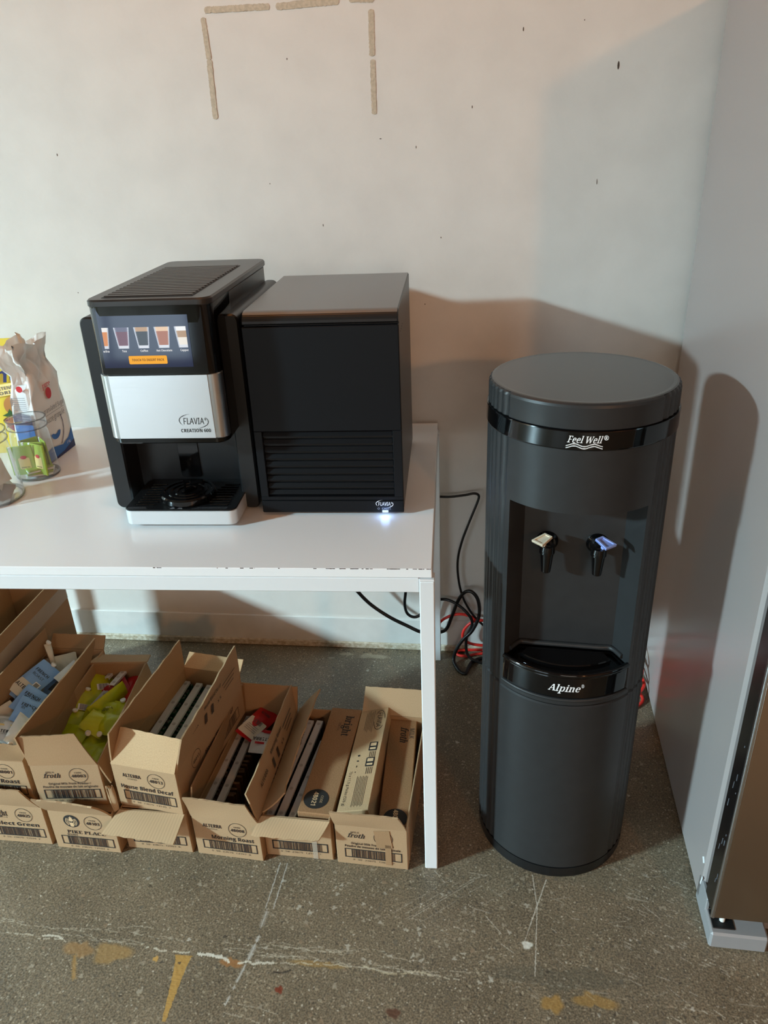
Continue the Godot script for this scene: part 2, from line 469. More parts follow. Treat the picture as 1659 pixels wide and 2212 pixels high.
# ---------------------------------------------------------------- shapes
class Geo:
	var st := SurfaceTool.new()
	func _init() -> void:
		st.begin(Mesh.PRIMITIVE_TRIANGLES)
		st.set_smooth_group(-1)
	func smooth(g: int) -> void:
		st.set_smooth_group(g)
	func tri(a: Vector3, b: Vector3, c: Vector3) -> void:
		st.set_uv(Vector2(a.x, -a.y))
		st.add_vertex(a)
		st.set_uv(Vector2(c.x, -c.y))
		st.add_vertex(c)
		st.set_uv(Vector2(b.x, -b.y))
		st.add_vertex(b)
	func quad(a: Vector3, b: Vector3, c: Vector3, d: Vector3) -> void:
		tri(a, b, c)
		tri(a, c, d)
	func quv(p: Array, uv: Array) -> void:
		for k in [0, 2, 1, 0, 3, 2]:
			st.set_uv(uv[k])
			st.add_vertex(p[k])
	func out_quad(a: Vector3, b: Vector3, c: Vector3, d: Vector3, from: Vector3) -> void:
		if (b - a).cross(c - a).dot((a + c) * 0.5 - from) < 0.0:
			quad(d, c, b, a)
		else:
			quad(a, b, c, d)
	func out_tri(a: Vector3, b: Vector3, c: Vector3, from: Vector3) -> void:
		if (b - a).cross(c - a).dot((a + b + c) / 3.0 - from) < 0.0:
			tri(a, c, b)
		else:
			tri(a, b, c)
	# a box with chamfered edges
	func box(c: Vector3, s: Vector3, r := 0.001, B := Basis()) -> Geo:
		var h := s * 0.5
		r = minf(r, minf(h.x, minf(h.y, h.z)) * 0.9)
		var p := func(sx: float, sy: float, sz: float, ax: int) -> Vector3:
			var v := Vector3(sx * (h.x - r), sy * (h.y - r), sz * (h.z - r))
			v[ax] += r * [sx, sy, sz][ax]
			return c + B * v
		for ax in 3:
			for s0 in [-1.0, 1.0]:
				var q := []
				for k in [[-1, -1], [1, -1], [1, 1], [-1, 1]]:
					var e := [0.0, 0.0, 0.0]
					e[ax] = s0
					e[(ax + 1) % 3] = float(k[0])
					e[(ax + 2) % 3] = float(k[1])
					q.append(p.call(e[0], e[1], e[2], ax))
				out_quad(q[0], q[1], q[2], q[3], c)
		for ax in 3:
			var b1 := (ax + 1) % 3
			var b2 := (ax + 2) % 3
			for k in [[-1, -1], [1, -1], [1, 1], [-1, 1]]:
				var e := [0.0, 0.0, 0.0]
				e[b1] = float(k[0])
				e[b2] = float(k[1])
				var f := e.duplicate()
				e[ax] = -1.0
				f[ax] = 1.0
				out_quad(p.call(e[0], e[1], e[2], b1), p.call(f[0], f[1], f[2], b1), p.call(f[0], f[1], f[2], b2), p.call(e[0], e[1], e[2], b2), c)
		for sx in [-1.0, 1.0]:
			for sy in [-1.0, 1.0]:
				for sz in [-1.0, 1.0]:
					out_tri(p.call(sx, sy, sz, 0), p.call(sx, sy, sz, 1), p.call(sx, sy, sz, 2), c)
		return self
	# profile of Vector2(radius, height) turned about y
	func lathe(prof: Array, n := 48, at := Vector3.ZERO, B := Basis(), sm := true) -> Geo:
		for k in prof.size() - 1:
			st.set_smooth_group(k + 1 if sm else -1)
			var a: Vector2 = prof[k]
			var b: Vector2 = prof[k + 1]
			for i in n:
				var t0 := TAU * i / n
				var t1 := TAU * (i + 1) / n
				var p0 := at + B * Vector3(a.x * sin(t0), a.y, a.x * cos(t0))
				var p1 := at + B * Vector3(a.x * sin(t1), a.y, a.x * cos(t1))
				var q0 := at + B * Vector3(b.x * sin(t0), b.y, b.x * cos(t0))
				var q1 := at + B * Vector3(b.x * sin(t1), b.y, b.x * cos(t1))
				if a.x > 1e-6:
					tri(p0, p1, q1)
				if b.x > 1e-6:
					tri(p0, q1, q0)
		st.set_smooth_group(-1)
		return self
	# outline (counter-clockwise seen from +z) drawn out along z with bevelled ends
	func slab(rings: Array, B := Basis(), at := Vector3.ZERO, sm := 1) -> Geo:
		# rings: arrays of [PackedVector2Array, z], same vertex counts, from back to front
		var n: int = rings[0][0].size()
		for k in rings.size() - 1:
			st.set_smooth_group(sm + k if sm > 0 else -1)
			for i in n:
				var j := (i + 1) % n
				var a: Vector2 = rings[k][0][i]
				var b: Vector2 = rings[k][0][j]
				var c: Vector2 = rings[k + 1][0][j]
				var d: Vector2 = rings[k + 1][0][i]
				quad(at + B * Vector3(a.x, a.y, rings[k][1]), at + B * Vector3(b.x, b.y, rings[k][1]), at + B * Vector3(c.x, c.y, rings[k + 1][1]), at + B * Vector3(d.x, d.y, rings[k + 1][1]))
		st.set_smooth_group(-1)
		for e in [[rings.size() - 1, 1], [0, -1]]:
			var o: PackedVector2Array = rings[e[0]][0]
			var z: float = rings[e[0]][1]
			var ix := Geometry2D.triangulate_polygon(o)
			for t in range(0, ix.size(), 3):
				var a := at + B * Vector3(o[ix[t]].x, o[ix[t]].y, z)
				var b := at + B * Vector3(o[ix[t + 1]].x, o[ix[t + 1]].y, z)
				var c := at + B * Vector3(o[ix[t + 2]].x, o[ix[t + 2]].y, z)
				if (b - a).cross(c - a).dot(B * Vector3(0, 0, e[1])) > 0.0:
					tri(a, b, c)
				else:
					tri(a, c, b)
		return self
	# a grid surface of given thickness: f(u, v) -> Vector3
	func sheet(f: Callable, nu: int, nv: int, t: float) -> Geo:
		var P := []
		var Q := []
		for i in nu + 1:
			for j in nv + 1:
				var u := float(i) / nu
				var v := float(j) / nv
				var p: Vector3 = f.call(u, v)
				var e := 0.01
				var du: Vector3 = f.call(minf(u + e, 1.0), v) - f.call(maxf(u - e, 0.0), v)
				var dv: Vector3 = f.call(u, minf(v + e, 1.0)) - f.call(u, maxf(v - e, 0.0))
				var n := du.cross(dv).normalized()
				P.append(p + n * t * 0.5)
				Q.append(p - n * t * 0.5)
		var w := nv + 1
		st.set_smooth_group(1)
		for i in nu:
			for j in nv:
				var a := i * w + j
				var uv := [Vector2(float(i) / nu, float(j) / nv), Vector2(float(i + 1) / nu, float(j) / nv), Vector2(float(i + 1) / nu, float(j + 1) / nv), Vector2(float(i) / nu, float(j + 1) / nv)]
				quv([P[a], P[a + w], P[a + w + 1], P[a + 1]], uv)
		st.set_smooth_group(2)
		for i in nu:
			for j in nv:
				var a := i * w + j
				var uv := [Vector2(float(i) / nu, float(j) / nv), Vector2(float(i) / nu, float(j + 1) / nv), Vector2(float(i + 1) / nu, float(j + 1) / nv), Vector2(float(i + 1) / nu, float(j) / nv)]
				quv([Q[a], Q[a + 1], Q[a + w + 1], Q[a + w]], uv)
		st.set_smooth_group(-1)
		for i in nu:
			var a := i * w
			quad(Q[a], Q[a + w], P[a + w], P[a])
			a = i * w + nv
			quad(P[a], P[a + w], Q[a + w], Q[a])
		for j in nv:
			var a := j
			quad(P[a], P[a + 1], Q[a + 1], Q[a])
			a = nu * w + j
			quad(Q[a], Q[a + 1], P[a + 1], P[a])
		return self
	func tube(pts: Array, r: float, sides := 8) -> Geo:
		var q := []
		for k in pts.size() - 1:
			var p0: Vector3 = pts[maxi(k - 1, 0)]
			var p1: Vector3 = pts[k]
			var p2: Vector3 = pts[k + 1]
			var p3: Vector3 = pts[mini(k + 2, pts.size() - 1)]
			for s in 6:
				q.append(p1.cubic_interpolate(p2, p0, p3, s / 6.0))
		q.append(pts[-1])
		var n := Vector3.UP
		var rings := []
		for k in q.size():
			var t: Vector3 = (q[mini(k + 1, q.size() - 1)] - q[maxi(k - 1, 0)]).normalized()
			n = n - t * n.dot(t)
			if n.length() < 0.05:
				n = t.cross(Vector3(0.3, 0.2, 0.9))
			n = n.normalized()
			var b := t.cross(n)
			var ring := []
			for s in sides:
				var a := TAU * s / sides
				ring.append(q[k] + (n * cos(a) + b * sin(a)) * r)
			rings.append(ring)
		st.set_smooth_group(1)
		for k in q.size() - 1:
			for s in sides:
				var e := (s + 1) % sides
				quad(rings[k][s], rings[k][e], rings[k + 1][e], rings[k + 1][s])
		st.set_smooth_group(-1)
		for s in range(1, sides - 1):
			tri(rings[0][0], rings[0][s + 1], rings[0][s])
			tri(rings[-1][0], rings[-1][s], rings[-1][s + 1])
		return self
	func done() -> ArrayMesh:
		st.generate_normals()
		return st.commit()

func rrect(w: float, h: float, r: float, seg := 6, c := Vector2.ZERO) -> PackedVector2Array:
	var o := PackedVector2Array()
	r = maxf(minf(r, minf(w, h) * 0.499), 0.0001)
	for k in 4:
		var cc := Vector2((w * 0.5 - r) * [1, -1, -1, 1][k], (h * 0.5 - r) * [1, 1, -1, -1][k])
		for s in seg + 1:
			var a := PI * 0.5 * (k + float(s) / seg)
			o.append(c + cc + Vector2(cos(a), sin(a)) * r)
	return o

# a rounded rectangle w x h (corner r) drawn out from z0 to z1 with edges eased by b
func rslab(w: float, h: float, r: float, z0: float, z1: float, b := 0.0015, c := Vector2.ZERO, seg := 6) -> Array:
	return [[rrect(w - 2 * b, h - 2 * b, r - b, seg, c), z0], [rrect(w, h, r, seg, c), z0 + b], [rrect(w, h, r, seg, c), z1 - b], [rrect(w - 2 * b, h - 2 * b, r - b, seg, c), z1]]

const UPRIGHT := Basis(Vector3(1, 0, 0), Vector3(0, 0, -1), Vector3(0, 1, 0))  # slab's z axis up, its y axis to the back

func bx(c: Vector3, s: Vector3, r := 0.001, B := Basis()) -> ArrayMesh:
	return Geo.new().box(c, s, r, B).done()

# ---------------------------------------------------------------- lettering and print
func font(kind: int) -> Font:
	if not fonts.has(kind):
		var f := SystemFont.new()
		f.font_names = PackedStringArray([["Droid Sans"], ["Droid Sans"], ["Droid Serif"], ["Droid Serif"], ["Droid Sans Mono"]][kind])
		f.font_weight = 700 if kind in [1, 3] else 400
		fonts[kind] = f
	return fonts[kind]

# text centred at `at`; B's columns are right, up and out; h is the letter height, w the width to fit (0 keeps its own)
func text_arrays(s: String, kind: int, h: float, w: float, slant: float) -> Array:
	var t := TextMesh.new()
	t.text = s
	t.font = font(kind)
	t.font_size = 40
	t.pixel_size = h / 29.0
	t.depth = 0.0
	t.curve_step = 2.0
	var a := t.get_mesh_arrays()
	var v: PackedVector3Array = a[Mesh.ARRAY_VERTEX]
	var lo := 1e9
	var hi := -1e9
	for p in v:
		lo = minf(lo, p.x)
		hi = maxf(hi, p.x)
	var k := 1.0 if w <= 0.0 else w / maxf(hi - lo, 1e-6)
	for i in v.size():
		v[i] = Vector3((v[i].x - (lo + hi) * 0.5) * k + v[i].y * slant, v[i].y, 0)
	return [v, a[Mesh.ARRAY_INDEX]]

func text(par: Node, s: String, kind: int, at: Vector3, B: Basis, h: float, w := 0.0, m: Material = null, slant := 0.0, bend := 0.0, called := "lettering") -> MeshInstance3D:
	var ta := text_arrays(s, kind, h, w, slant)
	var v: PackedVector3Array = ta[0]
	for i in v.size():
		var p := v[i]
		if bend > 0.0:
			p = Vector3(sin(p.x / bend) * bend, p.y, cos(p.x / bend) * bend - bend)
		v[i] = at + B * p
	var g := Geo.new()
	var ix: PackedInt32Array = ta[1]
	for t in range(0, ix.size(), 3):
		var a := v[ix[t]]
		var b := v[ix[t + 1]]
		var c := v[ix[t + 2]]
		if (b - a).cross(c - a).dot(B.z) > 0.0:
			g.tri(a, b, c)
		else:
			g.tri(a, c, b)
	return part(called, g.done(), m if m else M.ink, par)

func poly(par: Node, called: String, pts: PackedVector2Array, at: Vector3, B: Basis, m: Material, bend := 0.0) -> MeshInstance3D:
	var g := Geo.new()
	var ix := Geometry2D.triangulate_polygon(pts)
	for t in range(0, ix.size(), 3):
		var q := []
		for k in 3:
			var p := pts[ix[t + k]]
			var z := 0.0
			if bend > 0.0:
				z = cos(p.x / bend) * bend - bend
				p.x = sin(p.x / bend) * bend
			q.append(at + B * Vector3(p.x, p.y, z))
		if (q[1] - q[0]).cross(q[2] - q[0]).dot(B.z) > 0.0:
			g.tri(q[0], q[1], q[2])
		else:
			g.tri(q[0], q[2], q[1])
	return part(called, g.done(), m, par)

func arc_pts(rx: float, ry: float, w: float, a0: float, a1: float, n := 28, tilt := 0.0, taper := false) -> PackedVector2Array:
	var o := PackedVector2Array()
	for k in n + 1:
		var a := lerpf(a0, a1, float(k) / n)
		var ww := w * (sin(PI * k / n) * 0.9 + 0.1 if taper else 1.0)
		o.append(Vector2(cos(a) * (rx + ww * 0.5), sin(a) * (ry + ww * 0.5)).rotated(tilt))
	for k in n + 1:
		var a := lerpf(a1, a0, float(k) / n)
		var ww := w * (sin(PI * k / n) * 0.9 + 0.1 if taper else 1.0)
		o.append(Vector2(cos(a) * (rx - ww * 0.5), sin(a) * (ry - ww * 0.5)).rotated(tilt))
	return o

func ring(par: Node, at: Vector3, B: Basis, rx: float, ry: float, w: float, m: Material = null) -> void:
	var g := Geo.new()
	for k in 36:
		var a := TAU * k / 36
		var b := TAU * (k + 1) / 36
		g.quad(at + B * Vector3(cos(a) * (rx - w), sin(a) * (ry - w), 0), at + B * Vector3(cos(a) * rx, sin(a) * ry, 0), at + B * Vector3(cos(b) * rx, sin(b) * ry, 0), at + B * Vector3(cos(b) * (rx - w), sin(b) * (ry - w), 0))
	part("printed_ring", g.done(), m if m else M.ink, par)

func disc_pts(rx: float, ry: float, n := 32) -> PackedVector2Array:
	var o := PackedVector2Array()
	for k in n:
		o.append(Vector2(cos(TAU * k / n) * rx, sin(TAU * k / n) * ry))
	return o

func barcode(par: Node, at: Vector3, B: Basis, w: float, h: float, border := 0.002, m: Material = null, digits := "") -> void:
	var g := Geo.new()
	var rect := func(x0: float, x1: float, y0: float, y1: float) -> void:
		g.quad(at + B * V(x0, y0, 0), at + B * V(x1, y0, 0), at + B * V(x1, y1, 0), at + B * V(x0, y1, 0))
	if border > 0.0:
		rect.call(-w / 2, w / 2, h / 2 - border, h / 2)
		rect.call(-w / 2, w / 2, -h / 2, -h / 2 + border)
		rect.call(-w / 2, -w / 2 + border, -h / 2, h / 2)
		rect.call(w / 2 - border, w / 2, -h / 2, h / 2)
	var x := -w * 0.38
	while x < w * 0.38:
		var bw := rng.randf_range(0.006, 0.02) * w
		rect.call(x, minf(x + bw, w * 0.39), -h / 2 + border, h / 2 - border)
		x += bw + rng.randf_range(0.006, 0.018) * w
	part("barcode", g.done(), m if m else M.ink, par)
	if digits:
		text(par, digits, 4, at + B * V(0, -h / 2 - 0.006, 0), B, 0.0042, w * 0.72)

# ---------------------------------------------------------------- the room
func room() -> void:
	var g := Geo.new()
	var x0 := -9.7
	var x1 := 3.4
	var z0 := -0.2
	var z1 := 7.2
	var uv := func(x: float, z: float) -> Vector2:
		return Vector2((x - FX) / FS, (z - FZ) / (FS * FH / FW))
	g.quv([V(x0, 0, z1), V(x1, 0, z1), V(x1, 0, z0), V(x0, 0, z0)], [uv.call(x0, z1), uv.call(x1, z1), uv.call(x1, z0), uv.call(x0, z0)])
	g.box(V((x0 + x1) / 2, -0.102, (z0 + z1) / 2), V(x1 - x0, 0.196, z1 - z0), 0.001)
	struct("floor", g.done(), M.floor)
	var wb := struct("wall_back", bx(V(-3.15, 2.6, -0.1), V(13.1, 5.2, 0.2)), M.wall)
	struct("ceiling", bx(V(-3.15, 5.3, 3.5), V(13.1, 0.2, 7.4)), M.ceiling)
	struct("wall_right", bx(V(3.3, 2.6, 3.5), V(0.2, 5.2, 7.0)), M.brick_wall)
	# side wall with its high window
	var wl := Geo.new()
	wl.box(V(-9.6, 1.99, 3.5), V(0.2, 3.98, 7.0))
	wl.box(V(-9.6, 5.11, 3.5), V(0.2, 0.18, 7.0))
	wl.box(V(-9.6, 4.5, 2.54), V(0.2, 1.04, 5.08))
	wl.box(V(-9.6, 4.5, 6.56), V(0.2, 1.04, 0.88))
	struct("wall_left", wl.done(), M.brick_wall)
	var w1 := struct("window_1", bx(V(-9.58, 4.5, 5.6), V(0.012, 1.04, 1.04)), M.pane)
	var fr := Geo.new()
	for s in [-1.0, 1.0]:
		fr.box(V(-9.56, 4.5 + s * 0.51, 5.6), V(0.06, 0.03, 1.04))
		fr.box(V(-9.56, 4.5, 5.6 + s * 0.51), V(0.06, 1.0, 0.03))
	part("window_frame", fr.done(), M.black_deep, w1)
	struct("trim_1", bx(V(-7.5, 4.45, 3.5), V(0.25, 1.5, 7.0)), M.ceiling)
	# front wall with the glazed shop front
	var wf := Geo.new()
	wf.box(V(-7.3, 2.6, 7.1), V(4.8, 5.2, 0.2))
	wf.box(V(-1.4, 2.6, 7.1), V(1.8, 5.2, 0.2))
	wf.box(V(2.4, 2.6, 7.1), V(1.8, 5.2, 0.2))
	wf.box(V(0.5, 0.5, 7.1), V(2.0, 1.0, 0.2))
	wf.box(V(0.5, 3.85, 7.1), V(2.0, 2.7, 0.2))
	wf.box(V(-3.6, 0.05, 7.1), V(2.6, 0.1, 0.2))
	wf.box(V(-3.6, 4.1, 7.1), V(2.6, 2.2, 0.2))
	struct("wall_front", wf.done(), M.brick_wall)
	var w2 := struct("window_2", bx(V(-3.6, 1.55, 7.06), V(2.6, 2.9, 0.012)), M.pane)
	var f2 := Geo.new()
	for x in [-4.86, -4.0, -3.2, -2.34]:
		f2.box(V(x, 1.55, 7.03), V(0.05, 2.9, 0.05))
	part("window_frame", f2.done(), M.black_deep, w2)
	var w3 := struct("window_3", bx(V(0.5, 1.75, 7.06), V(2.0, 1.5, 0.012)), M.pane_dim)
	var f3 := Geo.new()
	for x in [-0.48, 0.5, 1.48]:
		f3.box(V(x, 1.75, 7.03), V(0.05, 1.5, 0.05))
	part("window_frame", f3.done(), M.black_deep, w3)
	# rubber base along the wall, painted over, with a scuffed foot
	var bb := struct("baseboard_back", Geo.new().box(V(-3.1, 0.0645, 0.003), V(12.8, 0.087, 0.006), 0.0015).box(V(-3.1, 0.107, 0.0015), V(12.8, 0.003, 0.003), 0.0008).done(), M.base)
	part("baseboard_foot", Geo.new().box(V(-3.1, 0.011, 0.005), V(12.8, 0.022, 0.01), 0.003).done(), M.base_foot, bb)
	# strips where tape has pulled the paint away
	var strips := [[V(-0.528, 1.669, 0), V(-0.384, 1.668, 0), 0.012], [V(-0.370, 1.667, 0), V(-0.233, 1.670, 0), 0.013], [V(-0.212, 1.673, 0), V(-0.158, 1.670, 0), 0.013],
		[V(-0.533, 1.656, 0), V(-0.5305, 1.576, 0), 0.011], [V(-0.5305, 1.577, 0), V(-0.532, 1.459, 0), 0.012], [V(-0.165, 1.652, 0), V(-0.167, 1.566, 0), 0.012], [V(-0.166, 1.560, 0), V(-0.167, 1.454, 0), 0.011]]
	for s in strips:
		var a: Vector3 = s[0]
		var b: Vector3 = s[1]
		var t := (b - a).normalized()
		var nrm := V(-t.y, t.x, 0)
		var o := PackedVector2Array()
		var n := int(a.distance_to(b) / 0.0022)
		var top := PackedVector2Array()
		for k in n + 1:
			var p := a.lerp(b, float(k) / n)
			var e := (0.3 if (k == 0 or k == n) else 1.0)
			var q0: Vector3 = p - nrm * s[2] * 0.5 * e * rng.randf_range(0.82, 1.12)
			var q1: Vector3 = p + nrm * s[2] * 0.5 * e * rng.randf_range(0.82, 1.12)
			o.append(Vector2(q0.x, q0.y))
			top.append(Vector2(q1.x, q1.y))
		top.reverse()
		o.append_array(top)
		part("paint_tear", Geo.new().slab([[o, 0.0], [o, 0.0012]], Basis(), Vector3.ZERO, 0).done(), M.tan_paint, wb)
	# nail holes, nicks and drips in the paint
	for p in [[0.356, 1.525, 0.0022, 0.008], [0.155, 1.60, 0.0012, 0.004], [0.05, 1.46, 0.0009, 0.003], [0.33, 1.30, 0.0006, 0.006], [-0.30, 1.225, 0.0009, 0.003], [-0.02, 1.19, 0.001, 0.002], [-0.155, 1.405, 0.0025, 0.0009], [-0.075, 1.385, 0.0007, 0.003], [-0.42, 1.32, 0.0011, 0.0011], [-0.93, 1.40, 0.001, 0.003], [-0.95, 1.08, 0.0012, 0.0012], [-0.355, 1.57, 0.001, 0.002], [-0.06, 1.036, 0.0013, 0.0013], [0.28, 1.61, 0.001, 0.0013]]:
		part("wall_nick", Geo.new().slab([[disc_pts(p[2], p[3], 10), 0.0], [disc_pts(p[2] * 0.7, p[3] * 0.8, 10), 0.0008]], Basis(), V(p[0], p[1], 0.0), 0).done(), M.nick, wb)

# ---------------------------------------------------------------- the table
func table() -> void:
	var t := thing("table", "plain white metal-legged table with a chipped laminate top carrying the coffee machines", "table", V(0.0, 0, 0.778), 0.034)
	var W := 1.25
	var D := 0.748
	part("tabletop", bx(V(-W / 2, 0.731, -D / 2), V(W - 0.008, 0.018, D - 0.008), 0.0012), M.laminate, t)
	var chips := Geo.new()
	for k in 46:
		var x := -rng.randf_range(0.006, 0.19) if k < 36 else -rng.randf_range(0.19, 0.5)
		chips.box(V(x, 0.7392, -0.0046), V(rng.randf_range(0.001, 0.007), 0.0012, rng.randf_range(0.0008, 0.0016)), 0.0003)
	part("chipped_edge", chips.done(), M.chip, t)
	for s in [[-0.013, -0.013], [-W + 0.013, -0.013], [-0.013, -D + 0.013], [-W + 0.013, -D + 0.013]]:
		part("leg", Geo.new().box(V(s[0], 0.358, s[1]), V(0.0262, 0.716, 0.0262), 0.0016).box(V(s[0], 0.7185, s[1]), V(0.0268, 0.004, 0.0268), 0.001).done(), M.white_metal, t)
	for z in [-0.0135, -D + 0.0135]:
		part("apron_rail", bx(V(-W / 2, 0.707, z), V(W - 0.053, 0.029, 0.02), 0.0014), M.white_metal, t)
	for x in [-0.0135, -W + 0.0135]:
		part("apron_rail", bx(V(x, 0.707, -D / 2), V(0.02, 0.029, D - 0.053), 0.0014), M.white_metal, t)

# ---------------------------------------------------------------- the fridge
func fridge() -> void:
	var f := thing("fridge", "tall grey-sided fridge with a stainless steel door and scuffed black door edge", "fridge", V(0.553, 0, 0.03), -0.0365)
	part("cabinet", bx(V(0.37, 0.83, 0.395), V(0.74, 1.636, 0.79), 0.006), M.fridge_side, f)
	part("door_gasket", bx(V(0.375, 0.855, 0.80), V(0.725, 1.56, 0.022), 0.003), M.gasket, f)
	var d := part("door", bx(V(0.372, 0.855, 0.836), V(0.742, 1.576, 0.052), 0.004), M.gasket, f)
	part("steel_face", Geo.new().slab(rslab(0.746, 1.578, 0.006, 0.0, 0.012, 0.005, Vector2(0.372, 0.855)), Basis(), V(0, 0, 0.858)).done(), M.fridge_steel, d)
	part("edge_trim", Geo.new().tube([V(0.0022, 0.068, 0.8655), V(0.0022, 0.6, 0.8655), V(0.0022, 1.1, 0.8655), V(0.0022, 1.642, 0.8655)], 0.0042, 12).done(), M.steel_plain, d)
	for k in 12:
		part("scuff", bx(V(0.0008, rng.randf_range(0.14, 0.52), 0.836 + rng.randf_range(-0.015, 0.015)), V(0.001, rng.randf_range(0.003, 0.018), 0.0007), 0.0002, Basis(Vector3.RIGHT, rng.randf_range(-0.12, 0.12))), M.grey_print, d)
	var ft := part("foot_bracket", Geo.new().box(V(0.052, 0.021, 0.853), V(0.104, 0.040, 0.058), 0.004).box(V(0.004, 0.035, 0.80), V(0.008, 0.066, 0.06), 0.002).done(), M.fridge_foot, f)
	part("hinge_pin", Geo.new().lathe([Vector2(0.0, 0.066), Vector2(0.005, 0.066), Vector2(0.005, 0.03), Vector2(0, 0.03)], 16, V(0.026, 0.008, 0.852)).done(), M.white_plastic, ft)
	part("hinge_recess", bx(V(0.026, 0.041, 0.85), V(0.04, 0.003, 0.04), 0.001), M.black_deep, ft)
	part("kick_plate", bx(V(0.40, 0.04, 0.83), V(0.70, 0.052, 0.02), 0.002), M.fridge_foot, f)
	part("peeling_film", bx(V(-0.0008, 0.112, 0.776), V(0.0012, 0.010, 0.012), 0.0003, Basis(Vector3.RIGHT, 0.7)), M.white_print, f)
	part("peeling_film", bx(V(-0.0008, 0.066, 0.786), V(0.0012, 0.024, 0.004), 0.0003, Basis(Vector3.RIGHT, 0.2)), M.white_print, f)

# ---------------------------------------------------------------- the water cooler
const CR := 0.1586

func flute(deg: float, y: float) -> float:
	var a := absf(deg)
	if a < 49.5:
		return CR
	if a < 51.5:
		return CR - 0.0026
	if y < 0.02:
		return CR
	return CR - 0.0026 * pow(absf(cos(PI * (a - 51.5) / 6.1)), 3.0)

func cooler_skin(rows: Array, hole := []) -> ArrayMesh:
	# rows of [height, inset, sharp]; hole = [half angle, low, high]
	var g := Geo.new()
	var n := 360
	for k in rows.size() - 1:
		g.smooth(10 + k)
		for i in n:
			var t0 := -180.0 + i
			var t1 := t0 + 1.0
			if hole and absf(t0 + 0.5) < hole[0] and rows[k][0] > hole[1] - 1e-5 and rows[k + 1][0] < hole[2] + 1e-5:
				continue
			var p := func(t: float, row: Array) -> Vector3:
				var r: float = flute(t, row[0]) - row[1]
				return V(sin(deg_to_rad(t)) * r, row[0], cos(deg_to_rad(t)) * r)
			g.quad(p.call(t0, rows[k]), p.call(t1, rows[k]), p.call(t1, rows[k + 1]), p.call(t0, rows[k + 1]))
	return g.done()

func sector(half: float, r: float, back_x: float, back_z: float, seg := 30) -> PackedVector2Array:
	# plan outline (x, -z): an arc facing the front closed by a straight back
	var o := PackedVector2Array()
	for k in seg + 1:
		var a := deg_to_rad(lerpf(-half, half, float(k) / seg))
		o.append(Vector2(sin(a) * r, -cos(a) * r))
	o.append(Vector2(back_x, -back_z))
	o.append(Vector2(-back_x, -back_z))
	return o

